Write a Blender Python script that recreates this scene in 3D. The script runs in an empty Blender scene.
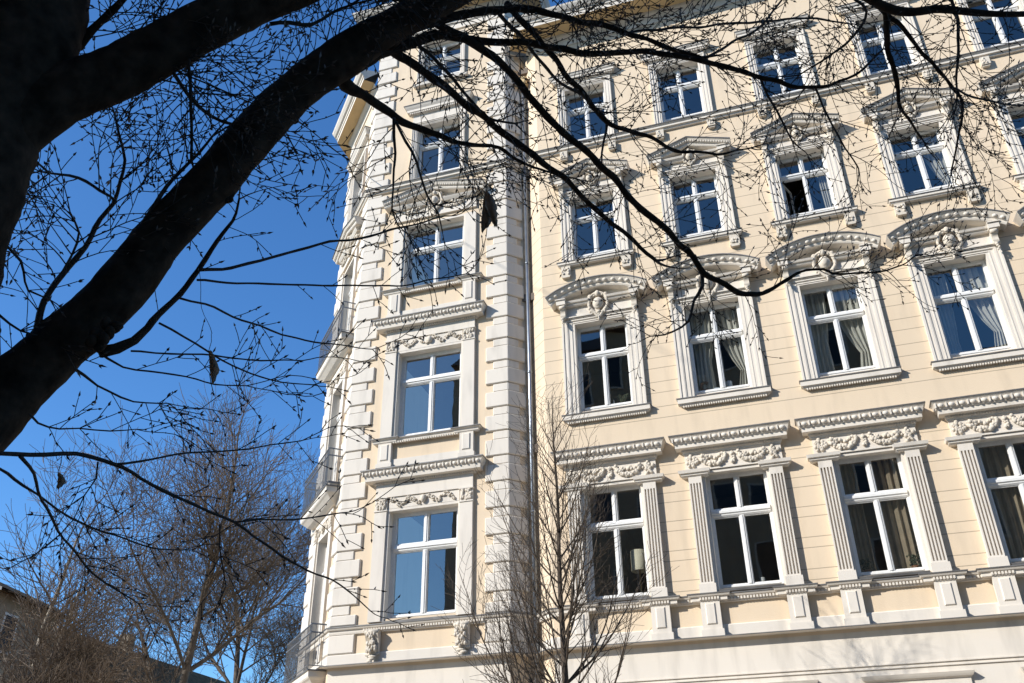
import bpy, math, random
from math import sin, cos, pi, radians, sqrt
from mathutils import Vector, Matrix, noise
random.seed(7)
SC = bpy.context.scene
COL = SC.collection

# ------------------------------------------------------------------ helpers
class MB:
    def __init__(s): s.v=[]; s.f=[]; s.m=[]; s.s=[]
    def add(s, vs, fs, m=0, smooth=False):
        b=len(s.v); s.v.extend(vs)
        for f in fs:
            s.f.append([b+i for i in f]); s.m.append(m); s.s.append(smooth)
    def box(s,x0,x1,y0,y1,z0,z1,m=0):
        if x0>x1:x0,x1=x1,x0
        if y0>y1:y0,y1=y1,y0
        if z0>z1:z0,z1=z1,z0
        v=[(x,y,z) for x in (x0,x1) for y in (y0,y1) for z in (z0,z1)]
        s.add(v,[(0,1,3,2),(4,6,7,5),(0,4,5,1),(2,3,7,6),(0,2,6,4),(1,5,7,3)],m)
    def bbox(s,x0,x1,y0,y1,z0,z1,b=.02,m=0):
        """box with its front (-y) edges bevelled"""
        v=[(x0,y1,z0),(x1,y1,z0),(x1,y1,z1),(x0,y1,z1),
           (x0,y0+b,z0),(x1,y0+b,z0),(x1,y0+b,z1),(x0,y0+b,z1),
           (x0+b,y0,z0+b),(x1-b,y0,z0+b),(x1-b,y0,z1-b),(x0+b,y0,z1-b)]
        f=[(8,9,10,11)]
        for i in range(4):
            j=(i+1)%4; f.append((4+i,4+j,8+j,8+i)); f.append((i,j,4+j,4+i))
        s.add(v,f,m)
    def hood(s, hw, yw, prof, cx=0, mats=None):
        """moulding with mitred returns; prof = [(projection, z)] bottom to top"""
        vs=[]
        for p,z in prof:
            vs += [(cx-hw-p,yw,z),(cx-hw-p,yw-p,z),(cx+hw+p,yw-p,z),(cx+hw+p,yw,z)]
        n=len(prof)
        for i in range(n-1):
            a=i*4;b=a+4
            mm=mats[i] if mats else 0
            s.add([vs[k] for k in range(a,a+8)],[(0,1,5,4),(1,2,6,5),(2,3,7,6)],mm)
        s.add(vs[:4],[(0,3,2,1)],0); s.add(vs[-4:],[(0,1,2,3)],mats[-1] if mats else 0)
    def run(s,x0,x1,prof,mats=None,caps=True):
        """straight moulding along x; prof=[(y,z)] from bottom back round the front to top back"""
        n=len(prof)
        vs=[(x0,y,z) for y,z in prof]+[(x1,y,z) for y,z in prof]
        for i in range(n-1):
            s.add([vs[i],vs[n+i],vs[n+i+1],vs[i+1]],[(0,1,2,3)],mats[i] if mats else 0)
        if caps:
            s.add(vs[:n],[tuple(range(n))]); s.add(vs[n:],[tuple(range(n))[::-1]])
    def sweep(s,path,prof,yw,mats=None):
        """path in xz (open), prof=[(proj, offset along path normal (up))]"""
        n=len(prof); N=len(path); rings=[]
        for i,(x,z) in enumerate(path):
            def dirn(a,b):
                d=Vector((b[0]-a[0],b[1]-a[1])); d.normalize(); return d
            if i==0: d=dirn(path[0],path[1]); nn=Vector((-d.y,d.x)); k=1
            elif i==N-1: d=dirn(path[-2],path[-1]); nn=Vector((-d.y,d.x)); k=1
            else:
                d1=dirn(path[i-1],path[i]); d2=dirn(path[i],path[i+1])
                n1=Vector((-d1.y,d1.x)); n2=Vector((-d2.y,d2.x)); nn=(n1+n2).normalized(); k=1/max(.3,nn.dot(n1))
            rings.append([(x+nn.x*o*k,yw-p,z+nn.y*o*k) for p,o in prof])
        for i in range(N-1):
            for j in range(n-1):
                s.add([rings[i][j],rings[i+1][j],rings[i+1][j+1],rings[i][j+1]],[(0,1,2,3)],mats[j] if mats else 0)
        s.add(rings[0],[tuple(range(n))]); s.add(rings[-1],[tuple(range(n))[::-1]])
    def ell(s,c,r,seg=8,rings=5,m=0,rot=None):
        vs=[];fs=[]
        cx,cy,cz=c
        if not hasattr(r,'__len__'): r=(r,r,r)
        pts=[(0,0,1)]
        for i in range(1,rings):
            t=pi*i/rings
            for j in range(seg):
                a=2*pi*j/seg; pts.append((sin(t)*cos(a),sin(t)*sin(a),cos(t)))
        pts.append((0,0,-1))
        for p in pts:
            q=Vector((p[0]*r[0],p[1]*r[1],p[2]*r[2]))
            if rot: q=rot@q
            vs.append((q.x+cx,q.y+cy,q.z+cz))
        for j in range(seg): fs.append((0,1+j,1+(j+1)%seg))
        for i in range(rings-2):
            a=1+i*seg;b=a+seg
            for j in range(seg): fs.append((a+j,b+j,b+(j+1)%seg,a+(j+1)%seg))
        a=1+(rings-2)*seg;L=len(pts)-1
        for j in range(seg): fs.append((a+j,L,a+(j+1)%seg))
        s.add(vs,fs,m,True)
    def tube(s,pts,rad,n=6,m=0,smooth=True,cap=True,wob=0):
        pts=[Vector(p) for p in pts]; N=len(pts)
        if N<2: return
        if not hasattr(rad,'__len__'): rad=[rad]*N
        up=Vector((0.13,.31,.94)); vs=[]
        t=(pts[1]-pts[0]).normalized(); u=t.orthogonal().normalized()
        for i in range(N):
            if i==0: t=pts[1]-pts[0]
            elif i==N-1: t=pts[-1]-pts[-2]
            else: t=pts[i+1]-pts[i-1]
            if t.length<1e-9: t=Vector((0,0,1))
            t.normalize()
            u=(u-t*u.dot(t));
            if u.length<1e-6: u=t.orthogonal()
            u.normalize(); w=t.cross(u)
            for j in range(n):
                a=2*pi*j/n; r=rad[i]*(1+(random.uniform(-wob,wob) if wob else 0))
                q=pts[i]+(u*cos(a)+w*sin(a))*r; vs.append((q.x,q.y,q.z))
        fs=[]
        for i in range(N-1):
            for j in range(n):
                a=i*n+j;b=i*n+(j+1)%n; fs.append((a,b,b+n,a+n))
        if cap: fs.append(tuple(range(n))[::-1]); fs.append(tuple(range((N-1)*n,N*n)))
        s.add(vs,fs,m,smooth)
    def lathe(s,prof,c=(0,0,0),n=20,m=0):
        vs=[];fs=[]
        for r,z in prof:
            for j in range(n):
                a=2*pi*j/n; vs.append((c[0]+r*cos(a),c[1]+r*sin(a),c[2]+z))
        for i in range(len(prof)-1):
            for j in range(n):
                a=i*n+j;b=i*n+(j+1)%n; fs.append((a,b,b+n,a+n))
        s.add(vs,fs,m,True)
    def mesh(s,name,mats):
        me=bpy.data.meshes.new(name); me.from_pydata(s.v,[],s.f)
        if not hasattr(mats,'__len__'): mats=[mats]
        for x in mats: me.materials.append(x)
        me.polygons.foreach_set('material_index',s.m); me.polygons.foreach_set('use_smooth',s.s)
        me.update(); return me
    def build(s,name,mats,parent=None,loc=(0,0,0),rotz=0):
        return inst(name,s.mesh(name,mats),parent,loc,rotz)

def inst(name,me,parent=None,loc=(0,0,0),rotz=0):
    o=bpy.data.objects.new(name,me); COL.objects.link(o)
    o.location=loc; o.rotation_euler=(0,0,rotz)
    if parent: o.parent=parent
    return o
def tag(o,label=None,cat=None,group=None,kind=None):
    if label:o['label']=label
    if cat:o['category']=cat
    if group:o['group']=group
    if kind:o['kind']=kind
    return o
def empty(name,loc=(0,0,0),rotz=0):
    return inst(name,None,None,loc,rotz)

# ------------------------------------------------------------------ materials
def mat(name):
    m=bpy.data.materials.new(name); m.use_nodes=True
    nt=m.node_tree; b=nt.nodes['Principled BSDF']; return m,nt,b
def N(nt,t,**k):
    n=nt.nodes.new(t)
    for a,v in k.items(): setattr(n,a,v)
    return n
def stucco(name,col,var=.08,joints=False,bump=.25,rough=.85,dirt=.35):
    m,nt,b=mat(name); L=nt.links.new
    tc=N(nt,'ShaderNodeNewGeometry')
    big=N(nt,'ShaderNodeTexNoise'); big.inputs['Scale'].default_value=.55; big.inputs['Detail'].default_value=5
    mp=N(nt,'ShaderNodeMapping'); mp.inputs['Scale'].default_value=(1.6,1.6,.28); L(tc.outputs['Position'],mp.inputs['Vector'])
    streak=N(nt,'ShaderNodeTexNoise'); streak.inputs['Scale'].default_value=2.4; streak.inputs['Detail'].default_value=7; L(mp.outputs[0],streak.inputs['Vector'])
    fine=N(nt,'ShaderNodeTexNoise'); fine.inputs['Scale'].default_value=42; fine.inputs['Detail'].default_value=6
    L(tc.outputs['Position'],big.inputs['Vector']); L(tc.outputs['Position'],fine.inputs['Vector'])
    r1=N(nt,'ShaderNodeMapRange'); L(big.outputs[0],r1.inputs[0]); r1.inputs[1].default_value=.3; r1.inputs[2].default_value=.7; r1.inputs[3].default_value=1-var; r1.inputs[4].default_value=1+var*.5
    r2=N(nt,'ShaderNodeMapRange'); L(streak.outputs[0],r2.inputs[0]); r2.inputs[1].default_value=.52; r2.inputs[2].default_value=.8; r2.inputs[3].default_value=1; r2.inputs[4].default_value=1-dirt
    mu=N(nt,'ShaderNodeMath',operation='MULTIPLY'); L(r1.outputs[0],mu.inputs[0]); L(r2.outputs[0],mu.inputs[1])
    out=mu.outputs[0]
    bmp=N(nt,'ShaderNodeBump'); bmp.inputs['Strength'].default_value=bump; bmp.inputs['Distance'].default_value=.01; L(fine.outputs[0],bmp.inputs['Height'])
    if joints:
        sp=N(nt,'ShaderNodeSeparateXYZ'); L(tc.outputs['Position'],sp.inputs[0])
        def line(z0,per,lo,hi):
            a=N(nt,'ShaderNodeMath',operation='SUBTRACT'); L(sp.outputs['Z'],a.inputs[0]); a.inputs[1].default_value=z0-per/2
            w=N(nt,'ShaderNodeMath',operation='FLOORED_MODULO'); L(a.outputs[0],w.inputs[0]); w.inputs[1].default_value=per
            c=N(nt,'ShaderNodeMath',operation='SUBTRACT'); L(w.outputs[0],c.inputs[0]); c.inputs[1].default_value=per/2
            d=N(nt,'ShaderNodeMath',operation='ABSOLUTE'); L(c.outputs[0],d.inputs[0])
            e=N(nt,'ShaderNodeMath',operation='LESS_THAN'); L(d.outputs[0],e.inputs[0]); e.inputs[1].default_value=.0085
            g1=N(nt,'ShaderNodeMath',operation='GREATER_THAN'); L(sp.outputs['Z'],g1.inputs[0]); g1.inputs[1].default_value=lo
            g2=N(nt,'ShaderNodeMath',operation='LESS_THAN'); L(sp.outputs['Z'],g2.inputs[0]); g2.inputs[1].default_value=hi
            x=N(nt,'ShaderNodeMath',operation='MULTIPLY'); L(g1.outputs[0],x.inputs[0]); L(g2.outputs[0],x.inputs[1])
            y=N(nt,'ShaderNodeMath',operation='MULTIPLY'); L(x.outputs[0],y.inputs[0]); L(e.outputs[0],y.inputs[1]); return y.outputs[0]
        ls=[line(8.285,.62,6.2,9.1),line(8.078,.62,6.2,9.1),line(10.02,.6165,9.9,17.9),line(10.29,.6165,10.1,17.9)]
        cur=ls[0]
        for q in ls[1:]:
            mx=N(nt,'ShaderNodeMath',operation='MAXIMUM'); L(cur,mx.inputs[0]); L(q,mx.inputs[1]); cur=mx.outputs[0]
        sub=N(nt,'ShaderNodeMath',operation='MULTIPLY_ADD'); L(cur,sub.inputs[0]); sub.inputs[1].default_value=-.45; sub.inputs[2].default_value=1
        m3=N(nt,'ShaderNodeMath',operation='MULTIPLY'); L(out,m3.inputs[0]); L(sub.outputs[0],m3.inputs[1]); out=m3.outputs[0]
    mix=N(nt,'ShaderNodeMix',data_type='RGBA',blend_type='MULTIPLY'); mix.inputs[0].default_value=1
    mix.inputs[6].default_value=(*col,1); L(out,mix.inputs[7])
    L(mix.outputs[2],b.inputs['Base Color']); b.inputs['Roughness'].default_value=rough
    b.inputs['Specular IOR Level'].default_value=.25
    L(bmp.outputs[0],b.inputs['Normal']); return m
def plain(name,col,rough=.6,metal=0,noise=0,scale=8,bump=0,spec=.5):
    m,nt,b=mat(name); b.inputs['Base Color'].default_value=(*col,1); b.inputs['Roughness'].default_value=rough; b.inputs['Metallic'].default_value=metal
    b.inputs['Specular IOR Level'].default_value=spec
    if noise or bump:
        g=N(nt,'ShaderNodeNewGeometry'); t=N(nt,'ShaderNodeTexNoise'); t.inputs['Scale'].default_value=scale; t.inputs['Detail'].default_value=6
        nt.links.new(g.outputs['Position'],t.inputs['Vector'])
        if noise:
            r=N(nt,'ShaderNodeValToRGB'); r.color_ramp.elements[0].position=.3; r.color_ramp.elements[1].position=.7
            r.color_ramp.elements[0].color=(*[c*(1-noise) for c in col],1); r.color_ramp.elements[1].color=(*[min(1,c*(1+noise)) for c in col],1)
            nt.links.new(t.outputs[0],r.inputs[0]); nt.links.new(r.outputs[0],b.inputs['Base Color'])
        if bump:
            bp=N(nt,'ShaderNodeBump'); bp.inputs['Strength'].default_value=bump; bp.inputs['Distance'].default_value=.02
            nt.links.new(t.outputs[0],bp.inputs['Height']); nt.links.new(bp.outputs[0],b.inputs['Normal'])
    return m
def glassmat(name,base,mult,warp=.02):
    m=bpy.data.materials.new(name); m.use_nodes=True; nt=m.node_tree; nt.nodes.clear(); L=nt.links.new
    o=N(nt,'ShaderNodeOutputMaterial'); mx=N(nt,'ShaderNodeMixShader'); tr=N(nt,'ShaderNodeBsdfTransparent'); gl=N(nt,'ShaderNodeBsdfGlossy')
    tr.inputs[0].default_value=(.78,.8,.78,1); gl.inputs['Roughness'].default_value=.012; gl.inputs[0].default_value=(.95,.92,.86,1)
    fr=N(nt,'ShaderNodeFresnel'); gb_=N(nt,'ShaderNodeNewGeometry'); ir=N(nt,'ShaderNodeMapRange'); L(gb_.outputs['Backfacing'],ir.inputs[0]); ir.inputs[3].default_value=1.5; ir.inputs[4].default_value=1/1.5; L(ir.outputs[0],fr.inputs[0])
    ma=N(nt,'ShaderNodeMath',operation='MULTIPLY_ADD'); ma.use_clamp=True; L(fr.outputs[0],ma.inputs[0]); ma.inputs[1].default_value=mult; ma.inputs[2].default_value=base
    g=N(nt,'ShaderNodeNewGeometry'); t=N(nt,'ShaderNodeTexNoise'); t.inputs['Scale'].default_value=1.3; t.inputs['Detail'].default_value=1; L(g.outputs['Position'],t.inputs['Vector'])
    bp=N(nt,'ShaderNodeBump'); bp.inputs['Strength'].default_value=warp*5; bp.inputs['Distance'].default_value=.03; L(t.outputs[0],bp.inputs['Height']); L(bp.outputs[0],gl.inputs['Normal'])
    L(ma.outputs[0],mx.inputs[0]); L(tr.outputs[0],mx.inputs[1]); L(gl.outputs[0],mx.inputs[2]); L(mx.outputs[0],o.inputs[0]); return m

WALL=stucco('cream_stucco',(.705,.57,.41),joints=True,var=.05,dirt=.12)
WALLT=stucco('cream_stucco_plain',(.705,.57,.41),var=.05,dirt=.15)
TRIM=stucco('offwhite_stucco',(.70,.64,.555),var=.05,dirt=.22,bump=.15)
ORN=stucco('ornament_stucco',(.64,.57,.47),var=.12,dirt=.3,bump=.3)
SOFF=stucco('ochre_soffit',(.62,.46,.25),var=.08,dirt=.15)
ZINC=plain('zinc_flashing',(.16,.155,.15),.55,.3,.3,3)
PAINT=plain('white_window_paint',(.74,.73,.70),.35,0,.05,20)
GLASS=glassmat('window_glass',.06,2.2,.014)
GLASST=glassmat('window_glass_tower',.10,2.9,.012)
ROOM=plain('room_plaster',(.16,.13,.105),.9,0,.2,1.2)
IRON=plain('grey_painted_iron',(.22,.225,.23),.45,.4)
PIPE=plain('galvanised_pipe',(.26,.29,.33),.38,.85,.15,5)
BARK=plain('dark_bark',(.026,.019,.014),.95,0,.6,11,1.0,.1)
TWIG=plain('dark_twig',(.030,.024,.020),.7,0,.2,30,0,.3)
BUD=plain('brown_bud',(.055,.035,.025),.6,0,.2,30)
SAPB=plain('grey_brown_bark',(.085,.066,.05),.85,0,.3,14,.4,.2)
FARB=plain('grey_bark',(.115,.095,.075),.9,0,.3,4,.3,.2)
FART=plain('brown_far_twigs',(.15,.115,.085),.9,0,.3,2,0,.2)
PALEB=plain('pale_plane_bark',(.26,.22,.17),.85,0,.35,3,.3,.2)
CURT=plain('white_curtain',(.55,.53,.48),.9,0,.05,6)
CURB=plain('taupe_curtain',(.30,.24,.17),.9,0,.15,6)
LEAF=plain('withered_leaf',(.22,.13,.07),.8,0,.35,60,.3)

# ------------------------------------------------------------------ wall builder (local: outside = -y, wall plane y=-.2)
YW=-.2
def wall(mb,x0,x1,z0,z1,holes,y=YW,depth=.22,m=0):
    xs=sorted(set([x0,x1]+[h[0] for h in holes]+[h[1] for h in holes])); zs=sorted(set([z0,z1]+[h[2] for h in holes]+[h[3] for h in holes]))
    for i in range(len(xs)-1):
        for j in range(len(zs)-1):
            a,b,c,d=xs[i],xs[i+1],zs[j],zs[j+1]; mx,mz=(a+b)/2,(c+d)/2
            if any(h[0]<mx<h[1] and h[2]<mz<h[3] for h in holes): continue
            mb.add([(a,y,c),(b,y,c),(b,y,d),(a,y,d)],[(0,1,2,3)],m)
    for a,b,c,d in holes:
        Y=y+depth
        mb.add([(a,y,c),(a,Y,c),(a,Y,d),(a,y,d)],[(0,1,2,3)],1)
        mb.add([(b,y,c),(b,Y,c),(b,Y,d),(b,y,d)],[(3,2,1,0)],1)
        mb.add([(a,y,d),(b,y,d),(b,Y,d),(a,Y,d)],[(0,1,2,3)],1)
        mb.add([(a,y,c),(b,y,c),(b,Y,c),(a,Y,c)],[(3,2,1,0)],1)

def blobrun(mb,pts,r,n,jit=.6,y=-.25,dy=.03):
    for i in range(n):
        t=i/(n-1)*(len(pts)-1); k=min(int(t),len(pts)-2); f=t-k
        x=pts[k][0]*(1-f)+pts[k+1][0]*f; z=pts[k][1]*(1-f)+pts[k+1][1]*f
        q=r*random.uniform(.65,1.15)
        mb.ell((x+random.uniform(-1,1)*r*jit,y-random.uniform(0,dy),z+random.uniform(-1,1)*r*jit),(q,q*.8,q),6,4)
def eggs(mb,x0,x1,y,z,n,r=(.055,.04,.055)):
    for i in range(n):
        x=x0+(x1-x0)*(i+.5)/n
        mb.ell((x,y,z),r,8,5)
        xx=x0+(x1-x0)*i/n
        mb.box(xx-.011,xx+.011,y-.028,y+.02,z-.05,z+.05)
def dentils(mb,x0,x1,y0,y1,z0,z1,pitch=.075):
    n=max(1,int((x1-x0)/pitch)); p=(x1-x0)/n
    for i in range(n): mb.box(x0+p*i+p*.2,x0+p*i+p*.8,y0,y1,z0,z1)

# ---- sashes
def frame_mesh(hw,z0,z1,gl,gb,gt,tr0,tr1,mull=.042,skip=False):
    """hole half width hw, z0..z1; glass half width gl, gb..gt ; transom tr0..tr1"""
    mb=MB()
    mb.box(-hw,-gl,-.03,.07,z0,z1); mb.box(gl,hw,-.03,.07,z0,z1)
    mb.box(-gl,gl,-.03,.07,z0,gb); mb.box(-gl,gl,-.03,.07,gt,z1)
    mb.box(-gl+.012,gl-.012,-.045,-.03,gb-.045,gb-.01)
    mb.run(-gl-.02,gl+.02,[(.05,tr0),(-.035,tr0),(-.06,tr0+.03),(-.06,tr0+.05),(-.085,tr0+.07),(-.085,tr1-.05),(-.06,tr1-.035),(-.04,tr1),(.05,tr1)])
    mb.box(-mull,mull,-.045,.045,gb,tr0); mb.box(-mull*.35,mull*.35,-.062,-.045,gb,tr0)
    mb.box(-mull,mull,-.045,.045,tr1,gt); mb.box(-mull*.35,mull*.35,-.062,-.045,tr1,gt)
    # narrow sash rebates
    for a,b,c,d in ((-gl,-mull,gb,tr0),(mull,gl,gb,tr0),(-gl,-mull,tr1,gt),(mull,gl,tr1,gt)):
        if skip and a<0 and d==tr0: continue
        t=.018
        mb.box(a,a+t,-.018,.03,c,d); mb.box(b-t,b,-.018,.03,c,d); mb.box(a+t,b-t,-.018,.03,c,c+t); mb.box(a+t,b-t,-.018,.03,d-t,d)
    return mb
def pane_mesh(gl,gb,gt,tr0,tr1,mull=.042,skip=False,sd=0):
    mb=MB(); rr=random.Random(sd)
    for a,b,c,d in ((-gl,-mull,gb,tr0),(mull,gl,gb,tr0),(-gl,-mull,tr1,gt),(mull,gl,tr1,gt)):
        if skip and a<0 and d==tr0: continue
        tx=rr.uniform(-.005,.005); tz=rr.uniform(-.006,.006); y=.012
        mb.add([(a,y-tx-tz,c),(b,y+tx-tz,c),(b,y+tx+tz,d),(a,y-tx+tz,d)],[(0,1,2,3)])
    return mb

def sub(mb,name,mats,parent): return mb.build(name,mats,parent)

# ---- main wing window types; each returns list of (name, mesh, [child...]) built once and copied
def type_A():
    P=[]
    a=MB()   # architrave
    for s in (-1,1):
        x0,x1=sorted((s*.62,s*.69)); a.box(x0,x1,-.24,-.2,6.13,8.66)
        x0,x1=sorted((s*.672,s*.69)); a.box(x0,x1,-.262,-.24,6.13,8.66)
    a.box(-.62,.62,-.24,-.2,8.60,8.66)
    P.append(('window',a,TRIM))
    for s in (-1,1):
        p=MB(); c=s*.82; h=.135
        p.box(c-h,c+h,YW-.07,YW,6.30,8.55)
        n=4
        for i in range(n+1):
            xx=c-h+.012+(2*h-.024)*i/n; p.box(xx-.014,xx+.014,YW-.115,YW-.07,6.33,8.385)
        p.box(c-h,c+h,YW-.115,YW-.07,8.385,8.55); p.box(c-h,c+h,YW-.115,YW-.07,6.295,6.33)
        p.box(c-h-.03,c+h+.03,YW-.14,YW,6.105,6.295)
        p.hood(h-.005,YW-.0,[(.115,8.53),(.15,8.555),(.15,8.585),(.185,8.60),(.20,8.665)],cx=c)
        P.append(('pilaster',p,TRIM))
    f=MB(); f.box(-.99,.99,YW-.06,YW,8.668,9.06)
    f.box(-.66,.66,YW-.075,YW-.06,8.668,8.70)
    for s in (-1,1):
        for _ in range(26):
            r=random.uniform(.03,.05); an=random.uniform(0,6.28); q=random.uniform(.02,.12)
            f.ell((s*.83+cos(an)*q,YW-.08,8.87+sin(an)*q*1.15),(r,.035,r),6,4,1)
        sw=[(s*.66,8.99),(s*.60,8.86),(s*.47,8.79),(s*.33,8.77),(s*.2,8.84),(s*.14,8.97)]
        blobrun(f,sw,.045,46,.7,YW-.075,.03)
        blobrun(f,[(s*.62,8.98),(s*.5,8.92),(s*.33,8.9),(s*.2,8.96)],.04,22,.8,YW-.07,.02)
    blobrun(f,[(0,9.0),(0,8.86),(0,8.78)],.035,14,.8,YW-.075,.02)
    for i in range(len(f.m)):
        if f.s[i]: f.m[i]=1
    P.append(('frieze',f,[TRIM,ORN]))
    h=MB()
    h.hood(.93,YW,[(.075,9.045),(.08,9.075),(.10,9.10),(.11,9.14),(.215,9.148),(.22,9.15),(.22,9.235),(.23,9.24),(.245,9.25),(.28,9.36),(.30,9.385),(.31,9.40)])
    h.hood(.93,YW,[(.315,9.402),(.325,9.405),(.325,9.425),(0.0,9.46)],mats=[1,1,1])
    dentils(h,-1.02,1.02,YW-.125,YW-.06,9.10,9.14,.05)
    eggs(h,-1.18,1.18,YW-.272,9.312,12,(.062,.036,.045))
    P.append(('cornice_hood',h,[TRIM,ZINC]))
    s_=MB(); s_.run(-.62,.62,[(0,6.13),(-.30,6.13),(-.31,6.17),(0,6.235)],mats=[0,1,1])
    P.append(('sill',s_,[TRIM,ZINC]))
    for s in (-1,1):
        b=MB(); c=s*.815
        b.box(c-.185,c+.185,YW-.14,YW-.04,5.28,5.97)
        b.box(c-.215,c+.215,YW-.17,YW-.04,5.262,5.42)
        b.bbox(c-.095,c+.095,YW-.165,YW-.14,5.51,5.91,.018)
        b.hood(.185,YW-.0,[(.14,5.95),(.16,5.96),(.16,6.03),(.2,6.04),(.22,6.075)],cx=c)
        b.hood(.185,YW-.0,[(.222,6.077),(.232,6.08),(.232,6.098),(.0,6.103)],cx=c,mats=[1,1,1])
        dentils(b,c-.2,c+.2,YW-.185,YW-.15,5.975,6.025,.055)
        P.append(('pedestal',b,[TRIM,ZINC]))
    return P,dict(hole=(.62,6.2,8.62),fr=(.62,6.2,8.62,.565,6.30,8.55,7.69,7.86))
def arc(x0,z0,x1,zap,n=18):
    # circular segment from (-x,z0) via (0,zap)
    c=x1; s=zap-z0; R=(c*c+s*s)/(2*s); zc=zap-R; a=math.asin(c/R)
    return [(R*sin(-a+2*a*i/n),zc+R*cos(-a+2*a*i/n)) for i in range(n+1)]
def arch_prof(mb,x0,x1,zb,zt,widths):
    pass
def architrave(a,hi,ho,zb,zi,zo):
    # stepped moulded frame: list of (inner, outer, projection)
    w=ho-hi
    st=[(0,.20,.045),(.20,.27,.06),(.27,.50,.052),(.50,.56,.070),(.56,.70,.078),(.70,.86,.070),(.86,1,.090)]
    for s in (-1,1):
        for f0,f1,p in st:
            x0,x1=sorted((s*(hi+w*f0),s*(hi+w*f1))); a.box(x0,x1,YW-p,YW,zb,zi+(zo-zi)*f0 if False else zi)
    H=zo-zi
    for f0,f1,p in st:
        x=hi+w*f1; z0=zi+H*f0; z1=zi+H*f1
        a.box(-x,x,YW-p,YW,z0,z1)
        # verticals up beside lower steps
        for s in (-1,1):
            xa,xb=sorted((s*(hi+w*f0),s*(hi+w*f1)))
            if z0>zi: a.box(xa,xb,YW-p+.001,YW,zi,z0)
def cartouche(c,cx,zc,sc=1,m=0):
    c.ell((cx,YW-.14,zc),(.12*sc,.07,.15*sc),12,8,m)
    c.ell((cx,YW-.19,zc+.0),(.075*sc,.045,.10*sc),10,6,m)
    for s in (-1,1):
        pts=[]
        for i in range(16):
            t=i/15; an=radians(110-215*t); r=.17+.02*sin(t*9)
            pts.append((cx+s*(cos(an)*r*1.15+.02)*sc,YW-.12-.02*sin(t*7),zc+(.02+sin(an)*r*1.25)*sc))
        c.tube(pts,[(.034+.012*sin(i*1.3))*sc for i in range(16)],6,m)
        c.ell((cx+s*.17*sc,YW-.12,zc+.2*sc),(.055*sc,.05,.055*sc),8,5,m)
        c.ell((cx+s*.2*sc,YW-.11,zc-.0*sc),(.04*sc,.04,.06*sc),8,5,m)
    rg=random.Random(5)
    for s in (-1,1):
        for i in range(15):
            an=radians(125-225*i/14); r=.215+.02*rg.random()
            c.ell((cx+s*cos(an)*r*.92*sc,YW-.10-.03*rg.random(),zc+(.01+sin(an)*r*1.05-.05*(i/14)*abs(cos(an)))*sc),(.034*sc,.035,.044*sc),6,5,m)
        for i in range(8):
            t=i/7; c.ell((cx+s*(.14-.11*t)*sc,YW-.11,zc-(.14+.16*t)*sc),(.036*sc,.035,.04*sc),6,5,m)
    c.ell((cx,YW-.15,zc+.24*sc),(.06*sc,.06,.075*sc),8,6,m)
    for s in (-1,1): c.ell((cx+s*.07*sc,YW-.12,zc+.21*sc),(.05*sc,.04,.035*sc),8,5,m)
    for k in range(4): c.ell((cx,YW-.11,zc-(.20+.06*k)*sc),(.05*sc*(1-.18*k),.04,.045*sc),8,5,m)
def console(b,c,zt,zb,w=.07,y=YW,p=.2):
    # scroll console tapering downwards
    H=zt-zb; prof=[]
    for i in range(11):
        t=i/10; prof.append((y-p*(.35+.65*(1-t)**.8)-.02*sin(t*9),zt-H*t*.92))
    vs=[]
    b.run(c-w,c+w,[(y,prof[-1][1])]+prof[::-1]+[(y,zt)])
    b.tube([(c-w-.012,y-p*.85,zt-.06),(c+w+.012,y-p*.85,zt-.06)],.045,10)
    b.tube([(c-w-.01,y-p*.32,zb+.05),(c+w+.01,y-p*.32,zb+.05)],.04,10)
    for k in range(4): b.ell((c+random.uniform(-.3,.3)*w,y-p*.5-.02,zb-.01-.045*k),(w*.7*(1-.2*k),.04,.035),8,5)
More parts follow.
